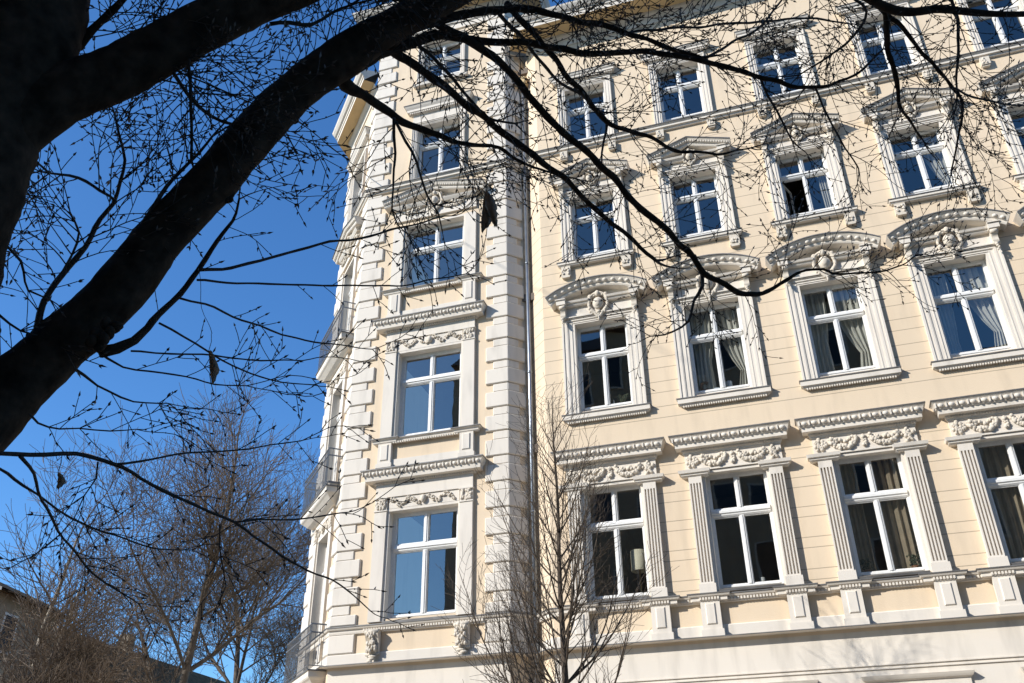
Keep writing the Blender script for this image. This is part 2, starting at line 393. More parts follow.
def type_B():
    P=[]
    a=MB(); architrave(a,.62,.93,10.365,12.74,12.90)
    P.append(('window',a,TRIM))
    f=MB(); f.box(-.80,.80,YW-.05,YW,12.903,13.22)
    f.box(-.93,.93,YW-.12,YW,12.903,12.93)
    f.box(-.93,-.80,YW-.085,YW,12.93,13.22); f.box(.80,.93,YW-.085,YW,12.93,13.22)
    P.append(('frieze',f,TRIM))
    for s in (-1,1):
        b=MB(); c=s*.865; console(b,c,13.215,12.86,.06,YW-.085,.16)
        P.append(('console',b,ORN))
    h=MB()
    # horizontal bed cornice, broken in the middle
    for s in (-1,1):
        x0,x1=sorted((s*.22,s*.98))
        h.run(x0,x1,[(YW,13.215),(YW-.13,13.215),(YW-.15,13.24),(YW-.15,13.27),(YW-.19,13.28),(YW-.21,13.33),(YW-.0,13.36)])
        h.box(s*.78,s*1.0,YW-.27,YW,13.222,13.345)
        h.box(s*.77,s*1.02,YW-.30,YW,13.347,13.372)
    pa=arc(0,13.24,1.13,13.58)
    prof=[(0,0),(.25,0),(.27,.03),(.27,.075),(.30,.085),(.35,.15),(.37,.175),(.38,.19),(.0,.19)]
    h.sweep(pa,prof,YW)
    pt=arc(0,13.24,1.13,13.58)
    h.sweep(pt,[(0,.192),(.40,.192),(.40,.215),(0,.24)],YW,mats=[1,1,1])
    ring=arc(0,13.24,1.13,13.58,64)
    for i in range(14):
        x,z=ring[int((i+.5)/14*64)]; an=math.atan2(x,(z-(13.58-((1.13**2+.34**2)/(2*.34)))))
        h.ell((x+sin(an)*.122,YW-.325,z+cos(an)*.122),(.058,.034,.044),8,5)
    # tympanum face
    tz=[(x,z) for x,z in pa]
    vs=[(x,YW-.03,z) for x,z in tz]+[(x,YW-.03,13.3) for x,z in tz]
    n=len(tz); h.add(vs,[(n+i,n+i+1,i+1,i) for i in range(n-1)],0)
    P.append(('arched_hood',h,[TRIM,ZINC]))
    c=MB(); cartouche(c,0,13.17,1.12); P.append(('cartouche',c,ORN))
    s_=MB()
    s_.hood(.87,YW,[(.06,10.185),(.08,10.195),(.10,10.225),(.125,10.23),(.125,10.325),(.13,10.335)])
    s_.hood(.87,YW,[(.135,10.337),(.145,10.34),(.145,10.358),(.0,10.40)],mats=[1,1,1])
    s_.run(-.62,.62,[(0,10.37),(-.2,10.37),(-.2,10.41),(0,10.46)],mats=[0,1,1])
    dentils(s_,-.9,.9,YW-.08,YW-.02,10.15,10.19,.05)
    P.append(('sill',s_,[TRIM,ZINC]))
    return P,dict(hole=(.62,10.44,12.74),fr=(.62,10.44,12.74,.563,10.6,12.67,11.85,12.02))
def type_C():
    P=[]; a=MB(); architrave(a,.57,.84,14.54,16.56,16.72); P.append(('window',a,TRIM))
    f=MB(); f.box(-.72,.72,YW-.05,YW,16.723,16.97); f.box(-.84,.84,YW-.11,YW,16.723,16.75); 
    for s in (-1,1): f.box(s*.72,s*.84,YW-.085,YW,16.752,16.97)
    P.append(('frieze',f,TRIM))
    for s in (-1,1):
        b=MB(); console(b,s*.775,16.965,16.62,.055,YW-.085,.15); P.append(('console',b,ORN))
    h=MB()
    for s in (-1,1):
        x0,x1=sorted((s*.16,s*.90))
        h.run(x0,x1,[(YW,16.965),(YW-.12,16.965),(YW-.14,16.99),(YW-.18,17.02),(YW-.2,17.07),(YW,17.09)])
        h.box(s*.70,s*.92,YW-.25,YW,16.972,17.08); h.box(s*.69,s*.94,YW-.28,YW,17.082,17.1)
    path=[(-1.0,16.995),(0,17.33),(1.0,16.995)]
    h.sweep(path,[(0,0),(.22,0),(.24,.03),(.24,.07),(.27,.08),(.32,.14),(.34,.165),(0,.165)],YW)
    h.sweep(path,[(0,.167),(.36,.167),(.36,.188),(0,.21)],YW,mats=[1,1,1])
    for s in (-1,1):
        for i in range(16):
            t=(i+.5)/16; x=s*(1-t); z=16.995+.335*t
            h.box(x-.012,x+.012,YW-.31,YW-.25,z+.085,z+.14)
    h.add([(-1,YW-.03,17.0),(1,YW-.03,17.0),(0,YW-.03,17.34)],[(0,1,2)],0)
    P.append(('triangular_hood',h,[TRIM,ZINC]))
    c=MB(); cartouche(c,0,17.03,.78)
    for s in (-1,1): blobrun(c,[(s*.2,17.12),(s*.35,17.09),(s*.5,17.07)],.035,10,.6,YW-.06,.03)
    P.append(('cartouche',c,ORN))
    s_=MB()
    s_.hood(.82,YW,[(.08,14.425),(.10,14.435),(.11,14.46),(.135,14.47),(.135,14.515),(.14,14.525)])
    s_.hood(.82,YW,[(.145,14.527),(.155,14.53),(.155,14.547),(0,14.59)],mats=[1,1,1])
    s_.run(-.57,.57,[(0,14.53),(-.2,14.53),(-.2,14.6),(0,14.68)],mats=[0,1,1])
    P.append(('sill',s_,[TRIM,ZINC]))
    for s in (-1,1):
        b=MB(); c=s*.76; b.box(c-.115,c+.115,YW-.10,YW,14.14,14.422); b.box(c-.095,c+.095,YW-.1,YW,14.10,14.14)
        for k in range(9): b.ell((c+random.uniform(-.08,.08),YW-.11,14.27+random.uniform(-.09,.09)),(.035,.025,.035),6,4)
        P.append(('sill_bracket',b,ORN))
    return P,dict(hole=(.57,14.66,16.56),fr=(.57,14.66,16.56,.518,14.86,16.5,15.9,16.05))
def type_D():
    P=[]; a=MB(); architrave(a,.56,.76,18.36,20.42,20.56); P.append(('window',a,TRIM))
    h=MB(); h.box(-.76,.76,YW-.05,YW,20.562,20.66)
    h.hood(.74,YW,[(.06,20.655),(.08,20.67),(.09,20.72),(.12,20.74),(.16,20.745),(.16,20.80),(.19,20.83),(.21,20.88)])
    h.hood(.74,YW,[(.212,20.882),(.225,20.885),(.225,20.90),(0,20.94)],mats=[1,1,1])
    dentils(h,-.86,.86,YW-.135,YW-.07,20.69,20.735,.06)
    P.append(('cornice_hood',h,[TRIM,ZINC]))
    s_=MB(); s_.run(-.56,.56,[(0,18.36),(-.2,18.36),(-.2,18.38),(0,18.5)],mats=[0,1,1]); P.append(('sill',s_,[TRIM,ZINC]))
    for s in (-1,1):
        b=MB(); c=s*.66; b.box(c-.1,c+.1,YW-.12,YW,17.92,18.15); b.box(c-.08,c+.08,YW-.09,YW,17.88,17.92)
        for k in range(7): b.ell((c+random.uniform(-.07,.07),YW-.125,18.03+random.uniform(-.08,.08)),(.03,.02,.03),6,4)
        P.append(('sill_bracket',b,ORN))
    return P,dict(hole=(.56,18.45,20.42),fr=(.56,18.45,20.42,.512,18.71,20.35,19.68,19.86))
def type_ground():
    P=[]; a=MB()
    a.box(-.86,-.72,YW-.05,YW,1.0,4.2); a.box(.72,.86,YW-.05,YW,1.0,4.2); a.box(-.86,.86,YW-.05,YW,4.2,4.3)
    P.append(('window',a,TRIM))
    h=MB(); h.hood(.8,YW,[(.05,4.302),(.1,4.33),(.12,4.36),(.14,4.40)]); P.append(('cornice_hood',h,TRIM))
    s_=MB(); s_.hood(.8,YW,[(.08,.9),(.12,.93),(.12,.98)]); P.append(('sill',s_,TRIM))
    return P,dict(hole=(.72,1.0,4.2),fr=(.72,1.0,4.2,.66,1.1,4.12,3.0,3.14))

# ---- tower / chamfer windows
def tower_type(row,hw=.84,ow=1.2,gw=.75,door=False):
    P=[]; z=dict(A=(6.2,8.62,6.30,8.55,7.70,7.88),B=(10.47,12.78,10.60,12.70,11.935,12.11),C=(14.72,16.76,14.86,16.68,15.95,16.13))[row]
    z0,zt,gb,gt,t0,t1=z
    if door: z0-=.78 if row!='A' else .7; gb=z0+.18
    a=MB(); zb=z0 if door else z0-.06
    cb,ct=(8.64,8.95) if row=='A' else ((12.84,13.16) if row=='B' else (16.80,16.98))
    for s in (-1,1):
        x0,x1=sorted((s*hw,s*(hw+.06))); a.box(x0,x1,YW-.035,YW,zb,zt)
    a.box(-hw-.06,hw+.06,YW-.035,YW,zt,zt+.06)
    P.append(('window',a,TRIM))
    for s in (-1,1):
        p=MB(); x0,x1=sorted((s*(hw+.06),s*ow)); p.box(x0,x1,YW-.08,YW,zb,cb-.001)
        if row in 'AB':
            p.box(x0,x1,YW-.075,YW,cb,ct); 
            for _ in range(34): p.ell((random.uniform(x0+.03,x1-.03),YW-.09,random.uniform(cb+.03,ct-.04)),(.035,.03,.045),6,4,1)
            p.box(x0-.02,x1+.02,YW-.12,YW,ct-.03,ct+.005); p.box(x0-.015,x1+.015,YW-.1,YW,cb-.02,cb+.01)
        P.append(('pilaster',p,[TRIM,ORN]))
    fz=MB()
    if row in 'AB':
        hb=9.28 if row=='A' else 13.42
        fz.box(-ow,ow,YW-.07,YW,ct+.006,hb+.02); fz.box(-hw-.03,hw+.03,YW-.04,YW,zt+.062,ct)
        zc=(cb+ct)/2+.03
        for i in range(120):
            x=random.uniform(-hw+.03,hw-.03); 
            fz.ell((x,YW-.06,zc+.07*sin(x*14)+random.uniform(-.05,.05)),(.03,.03,.022),6,4,1)
        fz.ell((0,YW-.08,zc),(.07,.06,.1),8,5,1)
        P.append(('frieze',fz,[TRIM,ORN]))
        h=MB()
        h.hood(ow,YW,[(.055,hb),(.08,hb+.03),(.09,hb+.05),(.22,hb+.055),(.23,hb+.06),(.24,hb+.16),(.25,hb+.165),(.29,hb+.27),(.31,hb+.29)])
        h.hood(ow,YW,[(.312,hb+.292),(.325,hb+.295),(.325,hb+.32),(0,hb+.36)],mats=[1,1,1])
        k=int(2*ow/.15); eggs(h,-ow-.27,ow+.27,YW-.275,hb+.222,k,(.05,.03,.042)); dentils(h,-ow-.02,ow+.02,YW-.12,YW-.05,hb+.005,hb+.05,.055)
        P.append(('cornice_hood',h,[TRIM,ZINC]))
    else:
        fz.box(-ow,ow,YW-.06,YW,16.983,17.38); P.append(('frieze',fz,[TRIM,ORN]))
        h=MB(); e=ow+.25
        for s in (-1,1): h.run(*sorted((s*.26,s*(ow+.05))),[(YW,17.34),(YW-.14,17.34),(YW-.18,17.40),(YW-.2,17.44),(YW,17.46)])
        path=[(-e,17.42),(0,17.76),(e,17.42)]
        h.sweep(path,[(0,0),(.22,0),(.24,.03),(.24,.08),(.27,.09),(.31,.16),(.33,.19),(0,.19)],YW)
        h.sweep(path,[(0,.192),(.35,.192),(.35,.212),(0,.235)],YW,mats=[1,1,1])
        for s in (-1,1):
            for i in range(22):
                t=(i+.5)/22; x=s*e*(1-t); zz=17.42+.34*t; h.box(x-.013,x+.013,YW-.30,YW-.25,zz+.1,zz+.155)
        h.add([(-e,YW-.03,17.43),(e,YW-.03,17.43),(0,YW-.03,17.77)],[(0,1,2)],0)
        P.append(('triangular_hood',h,[TRIM,ZINC]))
        c=MB(); cartouche(c,0,17.42,1.05)
        for s in (-1,1):
            blobrun(c,[(s*.25,17.5),(s*.4,17.36),(s*.6,17.26),(s*.8,17.24)],.05,26,.6,YW-.07,.04)
            blobrun(c,[(s*.3,17.2),(s*.5,17.16),(s*.8,17.2)],.04,18,.6,YW-.07,.03)
        P.append(('cartouche',c,ORN))
    if row!='A' and not door:
        lz=10.43 if row=='B' else 14.69; pb=9.70 if row=='B' else 13.84
        ap=MB(); ap.box(-hw-.05,hw+.05,YW-.05,YW,pb,pb+.2)
        ap.hood(hw-.15,YW,[(.05,lz-.1),(.09,lz-.09),(.10,lz-.05),(.13,lz-.03)]); dentils(ap,-hw+.0,hw-.0,YW-.12,YW-.05,lz-.14,lz-.095,.06)
        ap.run(-hw,hw,[(0,lz-.03),(-.34,lz-.028),(-.34,lz-.008),(0,lz+.06)],mats=[0,1,1]); P.append(('sill',ap,[TRIM,ZINC]))
        for s in (-1,1):
            b=MB(); c=s*(hw+ow+.04)/2; w=(ow-hw-.02)/2
            b.box(c-w,c+w,YW-.11,YW,pb,lz-.11); b.box(c-w-.03,c+w+.03,YW-.13,YW,pb-.002,pb+.1)
            b.bbox(c-w+.07,c+w-.07,YW-.135,YW-.11,pb+.17,lz-.16,.018)
            b.hood(w,YW,[(.11,lz-.12),(.13,lz-.1),(.14,lz-.05),(.18,lz-.03),(.19,lz-.02)],cx=c); b.hood(w,YW,[(.192,lz-.018),(.2,lz-.015),(.2,lz),(0,lz+.01)],cx=c,mats=[1,1,1])
            P.append(('pedestal',b,[TRIM,ZINC]))
    if row=='A' and not door:
        ap=MB(); ap.run(-hw,hw,[(0,6.105),(-.30,6.105),(-.30,6.13),(0,6.22)],mats=[0,1,1]); P.append(('sill',ap,[TRIM,ZINC]))
        for s in (-1,1):
            b=MB(); c=s*1.02; console(b,c,5.97,5.42,.15,YW-.04,.16)
            for k in range(40): b.ell((c+random.uniform(-.12,.12),YW-.17-.04*random.random(),random.uniform(5.5,5.93)),(.035,.04,.05),6,4)
            P.append(('console',b,ORN))
    return P,dict(hole=(hw,z0,zt),fr=(hw,z0,zt,gw,gb,gt,t0,t1))
def tower_D(gw=.63,E=False):
    P=[]; a=MB(); hw=gw+.05
    if not E:
        z0,zt=18.5,20.42; architrave(a,hw,.83,18.38,zt,zt+.13); fr=(hw,z0,zt,gw,18.71,20.35,19.68,19.86); P.append(('window',a,TRIM))
        h=MB(); h.box(-.83,.83,YW-.04,YW,zt+.132,20.9)
        h.hood(.83,YW,[(.05,20.88),(.08,20.9),(.1,20.95),(.16,20.96),(.16,21.04),(.2,21.1),(.23,21.16)])
        h.hood(.83,YW,[(.232,21.162),(.245,21.165),(.245,21.185),(0,21.22)],mats=[1,1,1]); dentils(h,-.92,.92,YW-.14,YW-.08,20.9,20.95,.06)
        P.append(('cornice_hood',h,[TRIM,ZINC]))
    else:
        z0,zt=22.28,23.9; architrave(a,hw,.77,22.13,zt,zt+.12); fr=(hw,z0,zt,gw,22.55,23.8,23.15,23.3); P.append(('window',a,TRIM))
        s_=MB(); s_.hood(.74,YW,[(.08,22.02),(.12,22.04),(.14,22.12)]); P.append(('sill',s_,[TRIM,ZINC]))
        r=MB()
        for zz in (22.75,22.98,23.2): r.tube([(-hw,-.13,zz),(hw,-.13,zz)],.012,6)
        P.append(('guard_rail',r,IRON))
    return P,dict(hole=(hw,z0,zt),fr=fr)

# ------------------------------------------------------------------ the corner building
B=empty('corner_apartment_building',(-6.45,-.2,0))
BO=Vector((6.45,.2,0))
tag(B,'cream stucco apartment house with white quoins, ornate window hoods and a chamfered corner tower','building')
def part(mb,name,mats,loc=(0,0,0),rotz=0,label=None):
    o=mb.build(name,mats,B,Vector(loc)+BO,rotz)
    if label:o['label']=label
    return o
seedc=[0]
def make_proto(P,info,glass,skip=False,cx=.042):
    meshes=[(n,mb.mesh(n,mt)) for n,mb,mt in P]
    return meshes,info,glass
def place_window(proto,loc,rotz=0,skip=False,room=True):
    meshes,info,glass=proto; hw,z0,z1,gl,gb,gt,t0,t1=info['fr']; seedc[0]+=1
    w=inst(meshes[0][0],meshes[0][1],B,Vector(loc)+BO,rotz)
    for n,me in meshes[1:]: inst(n,me,w)
    m=.05 if gl>.6 else .045
    frame_mesh(hw,z0,z1,gl,gb,gt,t0,t1,m,skip).build('frame',PAINT,w)
    pane_mesh(gl,gb,gt,t0,t1,m,skip,seedc[0]).build('pane',glass,w)
    return w
pA=make_proto(*type_A(),GLASS); pB=make_proto(*type_B(),GLASS); pC=make_proto(*type_C(),GLASS); pD=make_proto(*type_D(),GLASS); pG=make_proto(*type_ground(),GLASS)
tA=make_proto(*tower_type('A'),GLASST); tB=make_proto(*tower_type('B'),GLASST); tC=make_proto(*tower_type('C'),GLASST); tD=make_proto(*tower_D(),GLASS); tE=make_proto(*tower_D(.57,True),GLASS)
cA=make_proto(*tower_type('A',.56,.86,.5,True),GLASS); cB=make_proto(*tower_type('B',.56,.86,.5,True),GLASS); cC=make_proto(*tower_type('C',.56,.86,.5,True),GLASS); cD=make_proto(*tower_D(.5),GLASS)
NC=6
cols=[2.6*i for i in range(NC)]
XR=cols[-1]+1.6; XL=-1.40; TX=-4.36; TL=-6.45; TR=-2.33
holes=[]
for x in cols:
    for pr in (pA,pB,pC,pD,pG):
        h=pr[1]['hole']; holes.append((x-h[0],x+h[0],h[1],h[2]))
w=MB(); wall(w,XL,XR,5.2,22.45,[h for h in holes if h[2]>5])
th=[(TX-p[1]['hole'][0],TX+p[1]['hole'][0],p[1]['hole'][1],p[1]['hole'][2]) for p in (tA,tB,tC,tD,tE)]
wt=MB(); wall(wt,TL,TR,5.2,24.7,th)
# slot between tower and wing
NX,NY=-1.865,.265
wt.add([(TR,YW,0),(NX,NY,0),(NX,NY,24.7),(TR,YW,24.7)],[(0,1,2,3)])
wt.add([(NX,NY,22),(NX,4,22),(NX,4,24.7),(NX,NY,24.7)],[(0,1,2,3)])
w.add([(NX,NY,0),(XL,YW,0),(XL,YW,22.45),(NX,NY,22.45)],[(0,1,2,3)])
w.add([(XR,YW,0),(XR,12,0),(XR,12,22.5),(XR,YW,22.5)],[(0,1,2,3)])
part(w,'wall',[WALL,TRIM],label='cream rendered main wing wall with thin horizontal joints')
part(wt,'wall',[WALLT,TRIM],label='cream rendered corner tower wall')
# chamfer
TH=radians(47.5); CO=Vector((TL,-.2,0)); CL=2.9
def cloc(u=0):   # local point (u,-.2) lies on wall; object origin such that local (0,-.2) = corner
    R=Matrix.Rotation(-TH,3,'Z'); return CO-R@Vector((0,-.2,0))+R@Vector((u,0,0))
wc=MB(); ch=[(-CL/2-p[1]['hole'][0],-CL/2+p[1]['hole'][0],p[1]['hole'][1],p[1]['hole'][2]) for p in (cA,cB,cC,cD)]
wall(wc,-CL,0,0,22.6,ch)
part(wc,'wall',[WALLT,TRIM],cloc(),-TH,label='sunlit chamfered corner wall with balconies')
Rm=Matrix.Rotation(-TH,3,'Z'); far=CO+Rm@Vector((-CL,0,0))
wl=MB(); wl.add([(far.x,far.y,0),(far.x,far.y+14,0),(far.x,far.y+14,22.6),(far.x,far.y,22.6)],[(0,1,2,3)])
for k in range(5):
    for z0,z1 in ((6.2,8.6),(10.4,12.7),(14.7,16.6),(18.5,20.4)):
        wl.box(far.x-.05,far.x-.01,far.y+1.6+2.6*k,far.y+2.7+2.6*k,z0,z1,1)
part(wl,'wall',[WALLT,TRIM],label='side street wall of the building')
wg=MB()
wall(wg,XL,XR,0,5.2,[h for h in holes if h[3]<5],y=-.204)
part(wg,'ground_floor_wall',[TRIM,TRIM])
wg=MB(); wall(wg,TL,TR,0,5.2,[(TX-.84,TX+.84,1.,4.2)],y=-.204); part(wg,'ground_floor_wall',[TRIM,TRIM])
# windows
WIN={}
for i,x in enumerate(cols):
    for k,p in zip('ABCDG',(pA,pB,pC,pD,pG)):
        WIN[k,i]=place_window(p,(x,0,0),0,skip=(k=='C' and i==2))
for k,p in zip('ABCDE',(tA,tB,tC,tD,tE)): WIN['T'+k]=place_window(p,(TX,0,0))
gt=pG; place_window(pG,(TX,0,0))
for k,p in zip('ABCD',(cA,cB,cC,cD)): WIN['X'+k]=place_window(p,cloc(-CL/2),-TH)
# open casement at C3
ow=MB(); a=.47
for x0,x1,z0,z1 in ((0,.04,14.86,15.9),(a-.04,a,14.86,15.9),(.04,a-.04,14.86,14.9),(.04,a-.04,15.86,15.9)): ow.box(x0,x1,-.02,.02,z0,z1)
o=ow.build('open_casement',PAINT,WIN['C',2],(-.51,.08,0),radians(68)); og=MB(); og.add([(.04,0,14.9),(a-.04,0,14.9),(a-.04,0,15.86),(.04,0,15.86)],[(0,1,2,3)])
og.mesh('x',GLASS); og.build('casement_pane',GLASS,o)
bpy.context.view_layer.update()
# open_casement already is a sub-part: its pane must sit beside it
for c in list(o.children):
    c.parent=WIN['C',2]; c.location=(-.51,.08,0); c.rotation_euler=(0,0,radians(68))

# string courses / base cornice
def base_profile(dy=0):
    return [(YW-.0,4.975),(YW-.02,4.98),(YW-.03,5.0),(YW-.06,5.03),(YW-.11,5.06),(YW-.14,5.075),(YW-.145,5.08),(YW-.145,5.20),(YW-.16,5.205),(YW-.165,5.22),(YW-.19,5.26)]
bc=MB()
pr=[(y-YW,z) for y,z in base_profile()]
def course(mb,segs,prof,mats=None):
    """moulding along a polyline of wall corners (x,y); prof=[(proj,z)]"""
    rings=[]; n=len(segs)
    for i,(x,y) in enumerate(segs):
        ns=[]
        for a,b in ((i-1,i),(i,i+1)):
            if a>=0 and b<n:
                d=Vector((segs[b][0]-segs[a][0],segs[b][1]-segs[a][1])).normalized(); ns.append(Vector((d.y,-d.x)))
        nn=ns[0] if len(ns)==1 else (ns[0]+ns[1]).normalized(); k=1/nn.dot(ns[0])
        rings.append([(x+nn.x*p*k,y+nn.y*p*k,z) for p,z in prof])
    m=len(prof)
    for i in range(n-1):
        for j in range(m-1):
            mb.add([rings[i][j],rings[i+1][j],rings[i+1][j+1],rings[i][j+1]],[(0,1,2,3)],mats[j] if mats else 0)
    mb.add(rings[0],[tuple(range(m))]); mb.add(rings[-1],[tuple(range(m))[::-1]])
farc=(far.x,far.y)
segT=[(far.x,far.y+3),farc,(TL,YW),(TR,YW),(NX,NY),(XL,YW),(XR,YW)]
for sg in (segT,):
    g=sg
    course(bc,g,pr+[(.195,5.263)]); course(bc,g,[(.0,5.264),(.205,5.265),(.205,5.283),(0.0,5.305)],[1,1,1])
part(bc,'base_cornice',[TRIM,ZINC])
sc=MB()
for sg in (segT,):
    course(sc,sg,[(0.0,5.30),(.05,5.302),(.05,5.50),(.03,5.52),(0,5.525)])
    course(sc,sg,[(0,5.93),(.05,5.935),(.06,5.97),(.06,6.02),(.10,6.03),(.12,6.065)]); course(sc,sg,[(0,6.067),(.13,6.07),(.13,6.092),(0,6.11)],[1,1,1])
dentils(sc,XL+.1,XR,YW-.095,YW-.05,5.965,6.015,.06); dentils(sc,TL+.8,TR-.55,YW-.095,YW-.05,5.965,6.015,.06)
for zz in (4.60,4.535):
    for sg in (segT,): course(sc,sg,[(.006,zz-.012),(.03,zz-.01),(.03,zz+.01),(.006,zz+.012)])
part(sc,'sill_course',[TRIM,ZINC])
sd=MB()
for sg in (segT,):
    course(sd,sg,[(0,18.16),(.06,18.165),(.08,18.21),(.12,18.22),(.12,18.27),(.16,18.31)]); course(sd,sg,[(0,18.312),(.175,18.315),(.175,18.335),(0,18.37)],[1,1,1])
part(sd,'string_course',[TRIM,ZINC])
# eaves
ev=MB()
def eaves(mb,sg,z,pj=.68):
    course(mb,sg,[(0,z-.42),(.04,z-.41),(.04,z-.2),(.08,z-.16),(.14,z-.12),(.16,z-.04)],[1]*5)
    course(mb,sg,[(.16,z-.039),(pj,z-.036)],[2])
    course(mb,sg,[(pj,z-.04),(pj,z+.10),(pj+.03,z+.11),(pj+.04,z+.17),(pj+.1,z+.2),(pj+.17,z+.3),(pj+.19,z+.36),(0,z+.5)],[0]*6+[3])
eaves(ev,[(-1.60,.1),(XL-.02,YW),(XR,YW)],22.65)
eaves(ev,[(far.x,far.y+14),farc,(TL,YW)],22.70,.50)
eaves(ev,[(TL-.02,2.5),(TL,YW),(TR,YW),(NX,NY),(NX,2.5)],24.95,.6)
part(ev,'eaves_cornice',[TRIM,TRIM,SOFF,ZINC])
ab=MB()
course(ab,[(TL-.0,2.5),(TL,YW),(TR,YW),(NX,NY),(NX,2.5)],[(0,24.2),(.05,24.21),(.05,24.4),(.09,24.43),(.1,24.5),(0,24.51)])
part(ab,'architrave_band',TRIM)
rf=MB()
rf.add([(XL,-.2,22.95),(XR,-.2,22.95),(XR,6,27),(XL,6,27)],[(0,1,2,3)]); rf.add([(XL,-.2,22.9),(XL,6,27),(XL,12,22.9)],[(0,1,2)])
rf.add([(TL,-.2,25.3),(TR,-.2,25.3),(TR,4,25.3),(TL,4,25.3)],[(0,1,2,3)]); rf.add([(far.x,far.y,22.95),(TL,-.2,22.95),(TL,14,22.95),(far.x,14,22.95)],[(0,1,2,3)])
rf.box(TL+.003,TL+.01,YW+.01,4,22,25.2)
rf.box(TR-.01,TR-.003,1.3,4,22,25.2)
part(rf,'roof',ZINC)
# quoins: each corner is a strip with blocks on both faces
EX=.034
def quoins(mb,x0s,x0l,x1,side,zlo,zhi,y=YW,base=9.03,skip=[]):
    k=int((zlo-base)/.6165)-1
    while True:
        z=base+.6165*k; k+=1
        if z>zhi: break
        for (a,b,wd) in ((z,z+.40,x0l),(z+.40,z+.6165,x0s)):
            a2,b2=max(a,zlo),min(b,zhi)
            if b2-a2<.05: continue
            pj=.055 if wd==x0l else .03
            if side=='R': mb.bbox(x1-wd,x1+EX*pj/.055,y-pj,y,a2+.004,b2-.004,.018)
            else: mb.bbox(x1-EX*pj/.055,x1+wd,y-pj,y,a2+.004,b2-.004,.018)
def qparts(x0s,x0l,x1,side,top,y,loc,rz):
    for lo,hi in ((5.53,5.93),(6.12,18.15),(18.4,top)):
        q=MB()
        if lo<6:
            a,b=(x1-x0l,x1) if side=='R' else (x1,x1+x0l); q.bbox(a-(EX if side=='L' else 0),b+(EX if side=='R' else 0),y-.055,y,lo,hi,.022)
        else: quoins(q,x0s,x0l,x1,side,lo,hi,y=y)
        part(q,'quoin_strip',TRIM,loc,rz)
qparts(.36,.54,TR,'R',24.18,YW,(0,0,0),0)
qparts(.42,.60,TL,'L',24.18,YW,(0,0,0),0)
qparts(.30,.46,0,'L',24.18,0,(TR,YW,0),radians(45))
qparts(.30,.46,0,'R',22.2,YW,cloc(),-TH)
qparts(.30,.46,-CL,'L',22.2,YW,cloc(),-TH)
qparts(.36,.54,0,'R',22.2,0,(far.x,far.y,0),radians(-90))
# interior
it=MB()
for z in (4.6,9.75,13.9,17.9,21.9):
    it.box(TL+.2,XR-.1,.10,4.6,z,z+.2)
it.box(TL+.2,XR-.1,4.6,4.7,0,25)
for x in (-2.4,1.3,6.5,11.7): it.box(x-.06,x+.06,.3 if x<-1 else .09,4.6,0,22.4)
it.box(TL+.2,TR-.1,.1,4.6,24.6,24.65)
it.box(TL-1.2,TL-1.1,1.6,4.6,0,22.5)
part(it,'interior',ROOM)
# balconies on the chamfer
for zt in (5.25,9.45,13.70):
    b=MB(); u0,u1=-2.85,-.12; pj=.50
    b.hood((u1-u0)/2-.42,YW,[(pj-.38,zt-.36),(pj-.28,zt-.30),(pj-.18,zt-.2),(pj-.14,zt-.17),(pj-.12,zt-.14),(pj-.11,zt-.03)],cx=(u0+u1)/2)
    b.hood((u1-u0)/2-.42,YW,[(pj-.1,zt-.028),(pj-.085,zt-.025),(pj-.085,zt),(0,zt+.02)],cx=(u0+u1)/2,mats=[1,1,1])
    bo=part(b,'balcony',[TRIM,ZINC],cloc(),-TH)
    r=MB(); yo=YW-pj+.12; a0,a1=u0+.12,u1-.12
    for zz in (zt+.10,zt+.80,zt+.98): r.tube([(a0,YW,zz),(a0,yo,zz),(a1,yo,zz),(a1,YW,zz)],.018 if zz>zt+.5 else .01,6,smooth=False)
    nb=34
    for i in range(nb+1):
        x=a0+(a1-a0)*i/nb; r.tube([(x,yo,zt),(x,yo,zt+.98)],.0065,4,smooth=False)
    for x in (a0,a1):
        for k in range(1,4): r.tube([(x,yo+(YW-yo)*k/4,zt+.1),(x,yo+(YW-yo)*k/4,zt+.98)],.0065,4,smooth=False)
    r.build('railing',IRON,bo)
# downspout
dp=MB(); px,py=-1.865,.10
dp.tube([(px,py,0),(px,py,21.3)],.052,12)
for z in (2.5,5.5,8.3,11.8,15,18.4): dp.tube([(px,py,z),(px,py,z+.06)],.062,12)
part(dp,'downspout',PIPE)
hp=MB(); hp.bbox(-1.98,-1.72,-.10,.12,21.30,21.62,.05); part(hp,'gutter_hopper',SOFF)

# ------------------------------------------------------------------ curtains and objects inside windows
def curtain(x,z0,z1,xa_top,xb_top,xa_bot,xb_bot,mt,label,bow=0,y=.16,tie=None):
    mb=MB(); n=60; r=24; vs=[]; ph=random.uniform(0,6)
    for j in range(r+1):
        t=j/r; z=z1+(z0-z1)*t
        e=t if tie is None else (min(1,(t/tie))**2.2 if t<tie else 1-.25*((t-tie)/(1-tie)))
        a=xa_top+(xa_bot-xa_top)*e; b_=xb_top+(xb_bot-xb_top)*e
        for i in range(n+1):
            s=i/n; amp=.032
            vs.append((a+(b_-a)*s, amp*sin(s*26+ph)+.012*sin(s*61+ph*2+t), z))
    fs=[(j*(n+1)+i,j*(n+1)+i+1,(j+1)*(n+1)+i+1,(j+1)*(n+1)+i) for j in range(r) for i in range(n)]
    mb.add(vs,fs,0,True)
    o=mb.build('curtain',mt,None,(x,y,0)); tag(o,label,'curtain','curtains behind the windows')
    return o
c=cols
curtain(c[1],10.5,12.75,-.6,-.02,-.55,-.18,CURT,'pale curtain hanging at the left in the second arched-hood window, above the round brown object',tie=.6)
